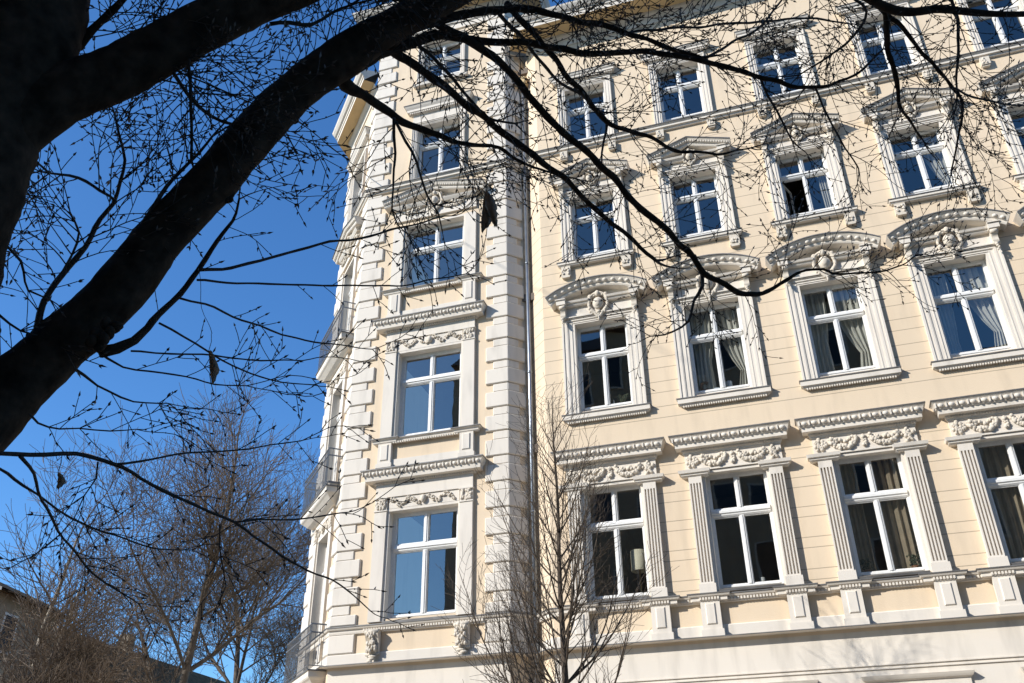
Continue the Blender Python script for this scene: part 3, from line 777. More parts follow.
curtain(c[1],10.5,12.75,0.0,.6,.42,.6,CURT,'pale draped curtain swept to the right in the second arched-hood window',tie=.75)
curtain(c[2],10.5,12.75,-.6,-.12,-.58,-.24,CURT,'pale curtain on the left side of the third arched-hood window',tie=.6)
curtain(c[2],10.5,12.75,-.02,.6,.36,.6,CURT,'pale draped curtain swept right in the third arched-hood window',tie=.75)
curtain(c[3],10.5,12.75,-.6,-.2,-.5,-.3,CURT,'narrow white curtain at the left of the arched-hood window that mirrors blue sky',tie=.8)
curtain(c[3],10.5,12.75,-.02,.6,.40,.6,CURT,'bright white curtain swept right in the arched-hood window that mirrors blue sky',tie=.75)
curtain(c[2],6.2,8.6,-.6,-.25,-.6,-.25,CURB,'taupe curtain at the left in the third fluted-pilaster window')
curtain(c[2],6.2,8.6,.0,.6,.02,.6,CURB,'taupe curtain filling the right half of the third fluted-pilaster window')
curtain(c[3],6.2,8.6,-.6,.1,-.6,.0,CURB,'taupe curtain in the rightmost fluted-pilaster window')
curtain(c[2],14.7,16.55,.30,.55,.36,.55,CURT,'white curtain at the right of the gabled-hood window with its lower sash open')
curtain(c[3],14.7,16.55,.05,.55,.36,.55,CURT,'white curtain swept right in the closed gabled-hood window near the right edge',tie=.8)
# floor lamp
lp=empty('floor_lamp',(.40,.42,6.02)); tag(lp,'brass floor lamp with a cream drum shade behind the lower left fluted window','lamp')
m=MB(); m.lathe([(.17,.55),(.165,.98),(.16,.98),(.165,.55)]); m.build('lamp_shade',plain('lamp_shade_fabric',(.72,.66,.52),.9),lp,(0,0,0))
m=MB(); m.tube([(0,0,-1.25),(0,0,.85)],.018,8); m.lathe([(.14,-1.25),(.13,-1.22),(.02,-1.2)]); m.build('lamp_stand',plain('brass',(.5,.33,.12),.4,.8),lp)
lp.location=(.36,.34,6.0+.30)
def small(name,label,cat,loc,prof,mt,n=14):
    m=MB(); m.lathe(prof); o=m.build(name,mt,None,loc); tag(o,label,cat); return o
# inner window boards carry these
bd=MB()
for x in cols:
    for z,hw in ((10.44,.62),(6.2,.62),(14.66,.57)):
        bd.box(x-hw,x+hw,.071,.20,z+.02,z+.10)
part(bd,'window_board',PAINT)
WH=plain('blue_white_china',(.55,.62,.72),.3); BR=plain('brown_ceramic',(.2,.09,.04),.5)
small('mug','tall pale blue pot right of the centre bar in the second arched-hood window','pot',(c[1]+.13,.13,10.542),[(0,0),(.07,0),(.075,.26),(.06,.27),(0,.27)],WH)
small('bowl','low pale blue bowl left of the centre bar in the second arched-hood window','bowl',(c[1]-.14,.13,10.542),[(0,0),(.06,0),(.09,.13),(.08,.13),(0,.12)],WH)
small('planter','long pale planter at the left of the sill in the second arched-hood window','planter',(c[1]-.36,.13,10.542),[(0,0),(.10,0),(.11,.09),(0,.09)],WH)
m=MB()
for i in range(15):
    pass
m.tube([(c[1]-.40+.09*cos(a),.13,10.78+.10*sin(a)) for a in [radians(40+17*i) for i in range(17)]],.035,8)
tag(m.build('ring_ornament',BR),'round brown ring ornament on the left of the sill in the second arched-hood window','ornament')
small('drinking_glass','small clear glass on the sill of the second fluted-pilaster window','glass',(c[1]+.22,.13,6.302),[(0,0),(.04,0),(.045,.13),(.04,.13),(.036,.01)],plain('cup_white',(.6,.6,.6),.3))
small('cone_figure','white cone figure on the sill of the leftmost arched-hood window','ornament',(c[0]+.12,.13,10.542),[(.045,0),(.03,.12),(.008,.24),(0,.25)],PAINT)
m=MB()
for i in range(34):
    a=random.uniform(0,6.28); l=random.uniform(.2,.36); q=random.uniform(.1,.3)
    m.tube([(0,0,.08),(cos(a)*q*.5,sin(a)*q*.15,.08+l*.8),(cos(a)*q,sin(a)*q*.25,.08+l*.7)],[.006,.006,.002],4)
pt=m.build('potted_plant',plain('grey_green_leaf',(.12,.14,.08),.7),None,(c[0]+.33,.15,10.542)); tag(pt,'spiky grey potted plant at the right of the leftmost arched-hood window','plant')
m=MB(); m.lathe([(0,0),(.05,0),(.07,.1),(0,.1)]); m.build('pot',BR,pt)
for i,(xx,lab) in enumerate(((c[2]-.42,'bushy dark plant at the left sill of the third fluted-pilaster window'),(c[2]+.44,'small dark plant at the right sill of the third fluted-pilaster window'))):
    m=MB()
    for k in range(70):
        a=random.uniform(0,6.28); q=random.uniform(0,.11); m.ell((cos(a)*q,sin(a)*q*.4,.10+random.uniform(0,.2)),(.022,.01,.02),5,3)
    o=m.build('potted_plant',plain('dark_leaf%d'%i,(.05,.06,.03),.7),None,(xx,.135,6.302)); tag(o,lab,'plant')
    m=MB(); m.lathe([(0,0),(.045,0),(.06,.09),(0,.09)]); m.build('pot',BR,o)
WD=plain('cardboard',(.38,.22,.10),.8)
for xx,wd,hh,lab in ((c[3]+.22,.11,.14,'largest brown box behind the arched-hood window with mirrored sky'),(c[3]-.14,.06,.06,'smallest brown box, left of the bar behind the sky-mirroring arched-hood window'),(c[3]-.42,.09,.09,'brown box in the left corner behind the sky-mirroring arched-hood window')):
    m=MB(); m.bbox(-wd,wd,-.05,.05,0,hh,.008); m.box(-wd*.9,wd*.9,-.04,.04,hh,hh+.006); tag(m.build('box',WD,None,(xx,.135,10.542)),lab,'box','boxes on the window sill')

# ------------------------------------------------------------------ ground and street
def strip(name,x0,x1,y0,y1,z0,z1,mt):
    m=MB(); m.box(x0,x1,y0,y1,z0,z1) if z1>z0 else m.add([(x0,y0,z0),(x1,y0,z0),(x1,y1,z0),(x0,y1,z0)],[(0,1,2,3)])
    o=m.build(name,mt); o['kind']='structure'; return o
ASPH=plain('granite_setts',(.24,.205,.165),.9,0,.25,6,.3); PAV=plain('paving',(.42,.365,.29),.9,0,.15,2,.2); KERB=plain('granite_kerb',(.32,.31,.30),.8,0,.15,12)
EARTH=plain('bare_earth',(.12,.10,.06),.95,0,.3,.6)
strip('ground',-400,400,-400,400,-.02,-.02,EARTH)
strip('road',-300,300,-17.0,-5.8,-.01,-.01,ASPH)
strip('side_road',-26,-14,-5.8,300,-.006,-.006,ASPH)
strip('pavement',-12.5,80,-5.65,1.9,-.01,.11,PAV); strip('kerb',-12.5,80,-5.8,-5.65,-.01,.115,KERB)
strip('far_pavement',-300,300,-26,-17.15,-.01,.11,PAV); strip('far_kerb',-300,300,-17.15,-17.0,-.01,.115,KERB)

# buildings across the street (behind the camera, mirrored in the glass; the low one added for shade)
def block(name,x0,x1,y0,y1,h,label,col,storeys,side=-26):
    e=empty(name,(x0,y0,0)); tag(e,label,'building'); M_=stucco(name+'_render',col,dirt=.2)
    m=MB(); m.box(0,x1-x0,0,y1-y0,0,h-1.2); m.build('wall',M_,e)
    m=MB(); m.run(-.3,x1-x0+.3,[(0-.3,h-1.19),(y1-y0+.4,h-1.19),(y1-y0-2.5,h+1.3),(2.5,h+1.3)]); m.build('roof',plain(name+'_tiles',(.09,.06,.05),.9),e)
    G=plain(name+'_glass',(.03,.035,.04),.1); m=MB(); g=MB()
    n=int((x1-x0)/2.6)
    for i in range(n):
        for s in range(storeys):
            x=1.3+2.6*i; z=1.2+(h-2)/storeys*s
            if x+1>x1-x0: continue
            m.box(x-.62,x+.62,y1-y0,y1-y0+.08,z-.1,z+2.1); g.box(x-.5,x+.5,y1-y0+.081,y1-y0+.09,z,z+2)
    m.build('window_surrounds',plain(name+'_trim',(.5,.47,.42),.8),e); g.build('window_panes',G,e)
    return e
block('opposite_building',-14.6,10.5,-40,-26,28.6,'tall plain apartment house across the street, behind the viewer',(.36,.30,.22),7)
block('neighbour_building',10.6,40,-40,-26,23.4,'slightly lower apartment house beside the tall one, behind the viewer',(.34,.27,.2),5)
block('trunk_shade_building',-40,-15.4,-40,-27,11.0,'unseen low rendered house added behind the viewer to shade the near tree trunk',(.34,.28,.22),3)  # added out of view so its shadow falls on the near tree trunk

# ------------------------------------------------------------------ camera
F=899.8146; cam=bpy.data.cameras.new('camera'); co=bpy.data.objects.new('camera',cam); COL.objects.link(co)
cam.sensor_width=36; cam.lens=F/1024*36; cam.clip_end=2000; cam.clip_start=.05
pit,yaw,rol=.5252,-.3057,-.0124
fwd=Vector((sin(yaw)*cos(pit),cos(yaw)*cos(pit),sin(pit))); rt=Vector((cos(yaw),-sin(yaw),0)); upv=rt.cross(fwd)
r2=rt*cos(rol)+upv*sin(rol); u2=-rt*sin(rol)+upv*cos(rol)
CP=Vector((3.5,-18.2958,1.6))
co.matrix_world=Matrix(((r2.x,u2.x,-fwd.x,CP.x),(r2.y,u2.y,-fwd.y,CP.y),(r2.z,u2.z,-fwd.z,CP.z),(0,0,0,1)))
SC.camera=co
def W(px,py,d):
    return CP+(r2*((px-512)/F)+u2*((341.5-py)/F)+fwd)*d
# ------------------------------------------------------------------ trees
def smooth_path(pts,rad,step):
    """Catmull-Rom resample of 3D points with radii"""
    out=[];ro=[]
    n=len(pts)
    for i in range(n-1):
        p0=pts[max(i-1,0)];p1=pts[i];p2=pts[i+1];p3=pts[min(i+2,n-1)]
        k=max(1,int((p2-p1).length/step))
        for j in range(k):
            t=j/k; a=2*p1; b=p2-p0; c=2*p0-5*p1+4*p2-p3; d=-p0+3*p1-3*p2+p3
            out.append((a+b*t+c*t*t+d*t*t*t)*.5); ro.append(rad[i]*(1-t)+rad[i+1]*t)
    out.append(pts[-1]); ro.append(rad[-1]); return out,ro
def bud(mb,p,d,l=.02,r=.0055):
    d=d.normalized(); u=d.orthogonal().normalized(); w=d.cross(u); q=p+d*l*.4
    vs=[tuple(p)]+[tuple(q+(u*cos(a)+w*sin(a))*r) for a in (0,2.09,4.19)]+[tuple(p+d*l)]
    mb.add(vs,[(0,2,1),(0,3,2),(0,1,3),(4,1,2),(4,2,3),(4,3,1)],1)
def rnd(s=1): return Vector((random.gauss(0,1),random.gauss(0,1),random.gauss(0,1))).normalized()*s
def twig(mb,p,d,L,r,depth,seg=.055,flat=None,budl=.02,gain=.35,n=3,lift=0.0,bmin=.0018,budding=True,kids=1.0):
    """wandering twig with side twigs and buds"""
    k=max(2,int(L/seg)); pts=[p.copy()]; rad=[r]; side=1; d=d.normalized(); curl=rnd(.13)
    for i in range(k):
        d=(d+rnd(gain*.5)+curl*.5+Vector((0,0,lift))); 
        if flat is not None: d-=flat*d.dot(flat)*.25
        d.normalize(); p=p+d*seg*random.uniform(.7,1.25); pts.append(p.copy()); t=(i+1)/k; rr=max(bmin,r*(1-t*.75)); rad.append(rr)
        if depth>0 and i>=1 and random.random()<.5*kids:
            side=-side; ax=rnd(); ax=(ax-d*ax.dot(d)).normalized()
            if flat is not None:
                ax=flat.cross(d); ax=(ax*side+rnd(.35)); ax=(ax-d*ax.dot(d)).normalized()
            cd=d*random.uniform(.7,1.1)+ax*random.uniform(.5,.85)
            twig(mb,p,cd,L*(1-t*.5)*random.uniform(.28,.55),max(bmin,rr*.65),depth-1,seg,flat,budl,gain,3,lift,bmin,budding,kids)
        elif budding and random.random()<.5:
            ax=rnd(); bud(mb,p,d*.6+ax*.7,budl*random.uniform(.6,1.2),.0058)
    if budding: bud(mb,p,d,budl*random.uniform(.9,1.6),.0066)
    mb.tube(pts,rad,n,0,True,False)
FWD=fwd.copy()
LT=empty('street_tree',tuple(Vector((0,0,0)))); tag(LT,'big bare dark-barked tree close to the viewer, its limbs arching across the top left','tree')
def pxpath(name,pts,d0,d1,r0=None,wob=.0,parent=LT,step=.12,n=8,extra3=None):
    """pts=[(px,py,halfwidth_px)]"""
    m=len(pts); cum=[0]
    for i in range(1,m): cum.append(cum[-1]+sqrt((pts[i][0]-pts[i-1][0])**2+(pts[i][1]-pts[i-1][1])**2))
    P3=[];R3=[]
    for i,(x,y,h) in enumerate(pts):
        d=d0+(d1-d0)*cum[i]/cum[-1]; P3.append(W(x,y,d)); R3.append(max(.0022,h/F*d*((.93 if h>14 else .76) if h>3 else .76)))
    if extra3: P3=[e[0] for e in extra3]+P3; R3=[e[1] for e in extra3]+R3
    return smooth_path(P3,R3,step)
base=W(-150,560,3.9); bx,by=base.x,base.y
fork=Vector((bx,by,3.05))
bole=MB()
pts=[Vector((bx-.05,by+.02,0)),Vector((bx-.03,by,.35)),Vector((bx,by,1.2)),Vector((bx,by,2.3)),fork]
pp,rr=smooth_path(pts,[.46,.36,.32,.31,.30],.15); bole.tube(pp,rr,16,0,True,True,.03); bole.build('trunk',BARK,LT)
branches={}
def limb(name,pts,d0,d1,extra=None,n=8,wob=0,step=.12,knots=()):
    big=n>=12
    pp,rr=pxpath(name,pts,d0,d1,extra3=extra,step=.045 if big else .05)
    off=random.uniform(0,50)
    if not big:
        for k in range(1,len(pp)):
            q=pp[k]*5.5+Vector((off,0,0)); pp[k]=pp[k]+noise.noise_vector(q)*min(.022,rr[k]*1.5+.004)
            rr[k]*=1+.22*noise.noise(q*4)
    m=MB(); m.tube(pp,rr,n*2 if big else n,0,True,True,wob if big else .06)
    if big:
        for k,v in enumerate(m.v):
            c=pp[min(k//(n*2),len(pp)-1)]; q=Vector(v); d_=q-c
            a_=.075*noise.noise(q*3.1)+.045*noise.noise(q*9)+.03*noise.noise(q*24)
            m.v[k]=tuple(c+d_*(1+a_))
    for (x,y,d,r) in knots:
        c=W(x,y,d)
        for _ in range(7):
            e=rnd(r*.6); m.ell(tuple(c+e),(r*random.uniform(.4,.7),r*random.uniform(.4,.7),r*random.uniform(.4,.7)),8,6)
    m.build('limb' if rr[len(rr)//2]>.03 else 'branch',BARK if max(rr)>.02 else TWIG,LT); return (pp,rr)
T1=limb('t1',[(-60,235,66),(-22,120,64),(15,45,62),(40,-40,54),(70,-160,44)],3.9,4.6,[(fork,.28)],18,.02)
T1b=limb('t1b',[(0,130,41.4),(60,95,32.4),(105,78,28.8),(150,55,27.9),(200,28,26.1),(260,0,24.3),(330,-28,21.6),(420,-60,16.2)],4.1,4.9,None,16,.02)
T2=limb('t2',[(-70,470,38.6),(-25,430,35.3),(8,393,33.6),(60,345,30.2),(112,298,27.7),(160,238,26.0),(212,182,25.2),(262,125,23.5),(300,88,21.8),(345,56,22.7),(385,30,17.6),(430,6,17.1),(500,-26,14.2),(640,-60,11.4),(780,-40,8.5),(850,-12,6.6),(885,7,6.2),(910,12,5.7),(940,9,5.2),(979,13,4.4),(1024,14,3.8),(1100,8,2.8)],3.9,6.3,[(fork,.27)],16,.025,
   knots=[(110,328,4.12,.05),(98,340,4.08,.05),(226,196,4.6,.04),(290,118,4.85,.045)])
BR_=[
 # name, pts, d0,d1
 ([(335,70,16),(362,62,13),(384,52,10),(417,41,8),(433,37,7),(455,39,6),(499,42,5),(530,44,4.6),(557,49,4.4),(593,53,4.2),(640,53,4),(680,58,3.8),(705,60,3.6),(738,69,3.2),(771,81,3),(798,88,2.8),(821,87,2.4),(842,82,2),(856,75,1.8),(872,60,1.4),(884,48,1)],5.0,6.8),
 ([(385,42,14),(412,28,9),(433,20,7.5),(455,15,6.6),(480,13,6),(506,8,5.4),(529,9,4.8),(550,14,4.4),(577,21,4.2),(600,26,4),(626,32,3.6),(648,40,3.2),(683,52,3),(700,57,2.8)],5.1,6.2),
 ([(395,-10,7),(414,6,6.5),(446,31,6),(485,51,5.6),(512,78,5.2),(551,121,4.8),(590,156,4.6),(629,196,4.6),(648,213,4.4),(683,246,4.2),(700,268,4),(719,282,3.8),(744,295,3.6),(763,293,3.2),(785,281,2.6),(801,272,2),(823,269,1.7),(834,274,1.5),(854,274,1.3),(882,271,1.2),(901,265,1),(918,254,.8)],5.1,7.4),
 ([(355,52,9),(380,47,7),(399,56,6),(417,67,5.6),(444,90,5.4),(477,111,5),(508,137,4.6),(543,163,4.2),(560,174,4),(575,187,3.6),(592,203,3.4),(618,227,3),(640,248,2.6),(656,261,2.2)],5.0,6.9),
 ([(340,66,13),(346,84,9),(362,95,6.5),(390,113,5.6),(411,127,5),(444,138,3.8),(472,144,3),(499,148,2.4),(521,162,1.9),(548,172,1.4),(580,180,1)],5.0,6.3),
 ([(394,118,2.4),(395,136,2.2),(395,153,1.9),(393,180,1.6),(392,209,1.3),(399,226,.9)],5.2,5.4),
 ([(396,122,2.2),(411,151,1.9),(422,181,1.6),(428,198,1.5),(438,213,1.2),(443,232,.8)],5.2,5.6),
 ([(396,12,3.4),(408,32,3),(422,47,2.6),(444,71,2.4),(472,101,2.1),(489,119,1.7),(515,124,1.3)],5.2,5.9),
 ([(506,3,4.6),(535,35,4.2),(549,52,4),(571,79,3.8),(596,110,3.6),(607,123,3.2),(640,134,2.8),(667,148,2.4),(692,152,2),(722,153,1.5),(750,148,1)],5.6,7.2),
 ([(497,10,3),(515,31,2.6),(530,49,2.6),(557,79,2.3),(582,96,2),(598,110,1.6)],5.6,6.4),
 ([(607,124,2),(604,140,1.7),(601,153,1.4),(601,165,1)],6.6,6.7),
 ([(884,10,4.2),(887,30,3.8),(889,52,3.6),(893,72,3.2),(897,90,2.8),(901,111,2.2),(915,131,1.6)],6.0,6.6),
 ([(876,4,4),(884,13,3.6),(904,28,3.2),(920,49,2.9),(940,70,2.6),(953,88,2.3),(962,103,2),(963,119,1.7),(958,139,1.4),(951,170,.9)],6.0,6.9),
 ([(953,88,1.6),(975,97,1.4),(1000,103,1.2),(1030,106,1)],6.4,6.8),
 ([(939,-10,3),(953,-2,2.6),(958,40,2.2),(957,80,1.6),(955,110,1)],6.2,6.5),
 ([(620,34,1.8),(659,29,2),(694,27,1.8),(749,22,1.7),(810,19,1.4),(850,24,1)],6.0,6.8),
 ([(705,58,2),(733,42,1.9),(757,30,1.6),(777,5,1.4),(790,-15,1)],6.4,6.8),
 ([(699,268,2.6),(702,285,2.4),(695,300,1.9),(688,322,1.6),(672,332,1.2),(650,336,.8)],7.0,7.1),
 ([(760,75,1.8),(768,98,1.6),(781,118,1.4),(792,140,1.1),(806,152,.8)],6.5,6.7),
 ([(815,87,1.6),(826,112,1.5),(841,142,1.2),(858,168,1)],6.7,6.9),
 ([(845,-8,2),(866,12,2),(845,45,1.8),(820,62,1.5),(800,75,1)],6.1,6.6),
 # left group
 ([(36,340,4.6),(46,302,4.2),(56,283,3.9),(68,268,3.8),(83,247,3.5),(100,219,3.1),(113,204,2.7),(121,182,2.3),(123,160,2.1),(120,136,1.8),(115,113,1.3)],4.15,4.6),
 ([(116,202,2.2),(110,196,2.2),(100,190,2.4),(86,182,2.1),(62,174,1.7),(40,171,1.2)],4.3,4.5),
 ([(56,283,1.8),(72,255,1.6),(78,232,1.4),(70,215,1.1)],4.2,4.3),
 ([(140,230,3),(162,196,2.6),(180,173,2.4),(198,152,2),(213,136,1.4)],4.4,4.6),
 ([(189,58,2.8),(192,120,2.2),(191,160,2),(196,175,1.2)],4.4,4.6),
 ([(168,66,3.2),(190,96,2.6),(212,117,2.3),(235,124,1.8),(262,122,1)],4.4,4.8),
 ([(78,48,6),(92,30,5.4),(108,12,5),(125,-3,4.6),(150,-30,4)],4.4,4.6),
 ([(270,24,3),(290,23,3),(310,23,2.6),(330,12,2.2),(350,6,1.6)],4.7,4.9),
 ([(100,352,9),(117,349,7.5),(132,340,5.8),(145,329,4.8),(159,316,4.2),(180,294,3.8),(199,270,3.4),(214,250,2.8),(232,222,2.2),(240,200,1.4)],4.2,4.9),
 ([(199,270,2.6),(222,270,2.4),(249,263,2.2),(280,256,2),(299,250,1.9),(329,243,1.8),(360,238,1.7),(390,232,1.6),(433,219,1.2),(452,216,.8)],4.6,5.5),
 ([(197,280,1.8),(220,281,1.6),(249,283,1.5),(290,285,1.4),(340,286,1.3),(403,285,1.1),(433,280,1),(466,274,.8)],4.6,5.6),
 ([(179,298,1.7),(205,305,1.5),(233,316,1.4),(260,326,1.3),(282,335,1.3),(322,343,1.1),(350,346,.9),(373,349,.7)],4.6,5.4),
 ([(131,351,1.6),(170,353,1.4),(213,356,1.3),(260,360,1.1),(302,361,.8)],4.3,4.9),
 ([(159,323,1.6),(184,336,1.5),(206,350,1.4),(232,366,1.2),(260,377,1.1),(282,383,1),(312,385,.8)],4.4,5.0),
 ([(96,350,2),(123,366,1.4),(150,370,1.2),(186,376,1.1),(215,384,1),(246,386,.8)],4.3,4.7),
 ([(70,366,2.6),(86,376,2),(98,386,1.7),(110,393,1.5),(133,403,1.2),(168,403,.9)],4.2,4.5),
 ([(12,400,2.4),(25,410,2),(38,423,1.6),(60,430,1.3),(80,429,1.1),(110,431,1),(136,430,.7)],4.0,4.4),
 ([(-60,448,4),(0,454,3.6),(28,456,3.4),(60,456,3.2),(89,458,3),(121,465,2.8),(153,484,2.6),(192,504,2.3),(235,522,2),(263,543,1.8),(306,570,1.5),(340,584,1.2),(370,611,.8)],3.7,5.0),
 ([(117,464,1.8),(155,459,1.5),(199,452,1.3),(249,449,1.1),(302,440,.8)],4.1,4.8),
 ([(235,522,1.4),(270,520,1.2),(302,518,1.1),(340,513,.9)],4.5,4.9),
 ([(20,456,2.6),(30,466,2.2),(38,483,2),(46,508,1.9),(56,530,1.7),(68,547,1.6),(86,566,1.5),(103,582,1.3),(139,604,.8)],3.9,4.6),
 ([(-40,455,2.4),(0,467,2),(25,486,1.8),(48,502,1.6),(71,518,1.5),(94,528,1.4),(117,536,1.2),(157,549,1),(192,550,.7)],3.8,4.6),
 ([(220,524,1.2),(219,545,1),(223,565,.9),(226,585,.7)],4.4,4.5),
 ([(98,462,1.2),(96,478,1),(84,496,.9),(74,520,.7)],4.0,4.1),
 ([(0,240,2),(20,260,1.6),(30,290,1.4),(50,300,1)],4.0,4.2),
 ([(-20,300,2),(0,316,1.8),(20,330,1.5),(40,335,1)],4.0,4.1),
]
paths=[]
for pts_,d0,d1 in BR_:
    paths.append(limb('b',pts_,d0,d1,None,6,.05,.10))
# fine twigs; grown from the branches in real space
tw=MB()
def spray(path,count,L0,L1,r=.0045,i0=0,i1=1,depth=2,bias=None,gain=.24,kids=.8):
    pp,rr=path; n=len(pp)
    for _ in range(count):
        i=int(n*(i0+(i1-i0)*random.random())); i=min(max(i,1),n-2); t=(pp[i+1]-pp[i-1]).normalized()
        ax=FWD.cross(t).normalized()*random.choice((-1,1))+rnd(.4)
        if bias is not None: ax+=bias
        d=t*random.uniform(.5,1.1)+ax*random.uniform(.4,.9); twig(tw,pp[i].copy(),d,random.uniform(L0,L1),min(rr[i]*.8,r),depth,.045,FWD,.027,gain,3,0.0,.0024,True,kids)
UP=u2.copy(); RT=r2.copy()
spray(T1b,20,.6,1.2,.006,.2,.85,3,-UP*.4)
spray(T2,30,.5,1.1,.005,.30,.62,3)
spray(T2,26,.4,.9,.005,.6,.99,3,-UP*.6)
cfg={0:46,1:30,2:46,3:30,4:18,5:7,6:7,7:10,8:30,9:12,10:5,11:13,12:18,13:9,14:12,15:24,16:12,17:9,18:10,19:10,20:12}
for i,path in enumerate(paths):
    if i in cfg: spray(path,int(cfg[i]*.72),.22,.75,.0042,.12,1,2)
    elif i<28: spray(path,9,.3,.75,.004,.1,1,3)
    elif i==28: spray(path,7,.2,.5,.003,.3,1,2)
    else: spray(path,7,.08,.30,.0026,.25,1,1,None,.2,.6)
for path in paths:
    pp,rr=path; 
    for _ in range(2): twig(tw,pp[-1].copy(),(pp[-1]-pp[-3])+rnd(.05),random.uniform(.2,.45),max(.0026,rr[-1]*.9),1,.045,FWD,.027,.4,4,0,.0024)
tw.build('twigs',[TWIG,BUD],LT)

# withered leaves hanging in the branches
def dead_leaf(p,L,w,label,d,lobes=1,roll=0):
    m=MB(); 
    for k in range(lobes):
        off=(k-(lobes-1)/2)*w*.55; n=16; vs=[]; cur=random.uniform(-.5,.5); L_=L*random.uniform(.72,1.05)
        for i in range(n+1):
            t=i/n; ww=w*(sin(pi*min(1,t*.98+.02))**.8)*random.uniform(.72,1.15)+.002; zc=-L_*t; xc=off*t*1.4+cur*L*t*t*.5+d*L*t
            for s,yy in ((-1,.25),(-.5,-.1),(0,.22),(.5,-.12),(1,.3)): vs.append((xc+s*ww*.5*(.75+.25*cos(2.2*t)),yy*ww*1.1+.012*sin(4*t+k),zc+random.uniform(-.004,.004)))
        fs=[(i*5+j,i*5+j+1,i*5+j+6,i*5+j+5) for i in range(n) for j in range(4)]
        m.add(vs,fs,0,True); b=[(x,y+.006,z) for x,y,z in vs]; m.add(b,[f[::-1] for f in fs],0,True)
    o=m.build('withered_leaf',LEAF,None,tuple(p)); tag(o,label,'leaf','withered leaves hanging in the branches')
    s=MB(); s.tube([(0,0,.0),(0.004,0,.035),(-.003,0,.07)],.0012,4); s.build('leaf_stalk',TWIG,o)
    return o
dead_leaf(W(486,190,2.7),.18,.036,'large ragged brown hanging leaf with forked tips, before the pale corner tower',.03,3)
dead_leaf(W(209,350,3.3),.19,.036,'narrow curled brown leaf hanging on a long thread against blue sky',.18,1)
dead_leaf(W(58,472,3.2),.07,.028,'small brown leaf hanging above the far trees at lower left',.1,1)
th_=MB(); a=W(209,350,3.3)+Vector((0,0,.07)); b=W(199,272,4.55)
pp=[a*(1-t)+b*t+Vector((.006*sin(t*9),0,-.05*sin(t*pi))) for t in [i/8 for i in range(9)]]
th_.tube(pp,.0014,4); th_.build('branch',TWIG,LT)
for pxy,d_,q in (((476,194),2.7,(470,144)),((58,472),3.2,(56,456))):
    m=MB(); a=W(*pxy,d_)+Vector((0,0,.06)); b=W(*q,5.6 if q[0]>400 else 4.1); m.tube([a,(a+b)/2+Vector((0,0,-.02)),b],.0014,4); m.build('branch',TWIG,LT)

# slender sapling in front of the facade
SP=empty('young_street_tree',(-.10,-4.5,0)); tag(SP,'slender bare young tree with upright twigs growing before the notch beside the tower','tree')
random.seed(21)
st=MB(); tr_=[Vector((0,0,.1)),Vector((.0,0,2.0)),Vector((.02,0,3.9)),Vector((-.01,0,5.4)),Vector((0,.02,6.8)),Vector((-.03,0,8.0)),Vector((-.02,0,8.75))]
pp,rr=smooth_path(tr_,[.068,.06,.05,.037,.024,.012,.004],.2); st.tube(pp,rr,10,0,True,True,.03); st.build('trunk',SAPB,SP)
cr=MB()
def riser(p,d,L,r,depth,bend=.08,seg=.13,keep=1.0,up=None,n=4,spread=.9):
    k=max(3,int(L/seg)); pts=[p.copy()]; rad=[r]; d=d.normalized()
    for i in range(k):
        d=(d+Vector((0,0,bend))+rnd(.085)).normalized(); p=p+d*seg; pts.append(p.copy()); t=(i+1)/k; rad.append(max(.0030,r*(1-.8*t)))
        if depth>0 and random.random()<.75*keep and i>0:
            ax=rnd(); ax=(ax-d*ax.dot(d)).normalized()
            riser(p,d*.8+ax*.65*spread,L*(1-t*.6)*random.uniform(.3,.55),rad[-1]*.6,depth-1,bend*.8,seg*.8,keep,up,3,spread)
    cr.tube(pts,rad,n,0,True,False)
for i in range(62):
    z=2.3+5.9*(i/62)**.9; k=(z-2.6)/5.8; a=random.uniform(0,2*pi) if i%3 else random.choice((0,pi))+random.uniform(-.6,.6)
    j=min(range(len(pp)),key=lambda q:abs(pp[q].z-z))
    riser(pp[j].copy(),Vector((cos(a),sin(a),.62+.75*k)),3.25*(1-.76*k)*random.uniform(.7,1.1),rr[j]*.36+.004,2,.08)
cr.build('crown',SAPB,SP)

# bare trees far down the side street
def far_tree(name,p,H,R,label,mt,tw_mt,trunk_r,lean=0,seed=0,levels=4,first=.25,dens=1.0,group='bare trees down the side street'):
    random.seed(seed); e=empty(name,tuple(p)); tag(e,label,'tree',group)
    t=MB(); c=MB()
    def grow(q,d,L,r,lv,mb):
        k=5 if lv>1 else 4; pts=[q.copy()];rad=[r]; seg=L/k
        kids=[]
        for i in range(k):
            d=(d+rnd(.16 if lv<levels else .07)+Vector((0,0,.05))).normalized(); q=q+d*seg; pts.append(q.copy()); rad.append(max(.010,r*(1-.55*(i+1)/k)))
            if lv>0 and (lv<levels or i>=k*first):
                for _ in range(2 if random.random()<.9*dens else 1): kids.append((q.copy(),d.copy(),rad[-1],(i+1)/k))
        (t if lv>=levels-1 else c).tube(pts,rad,7 if lv>=levels-1 else 3,0,True,False)
        for q,d,rr_,tt in kids:
            ax=rnd(); ax=(ax-d*ax.dot(d)).normalized()
            grow(q,d*.75+ax*.75+Vector((0,0,.1)),L*random.uniform(.42,.66)*(R if lv==levels else 1),rr_*random.uniform(.45,.7),lv-1,mb)
        if lv>0: grow(q,d,L*.55,rad[-1],lv-1,mb)
    grow(Vector((0,0,0)),Vector((lean,0,1)),H*.62,trunk_r,levels,t)
    t.build('trunk',mt,e); c.build('crown',tw_mt,e); return e
def at(px,py,d):  # ground point beneath a pixel at horizontal distance d
    v=(W(px,py,1)-CP); v/=sqrt(v.x**2+v.y**2); q=CP+v*d; return (q.x,q.y,0)
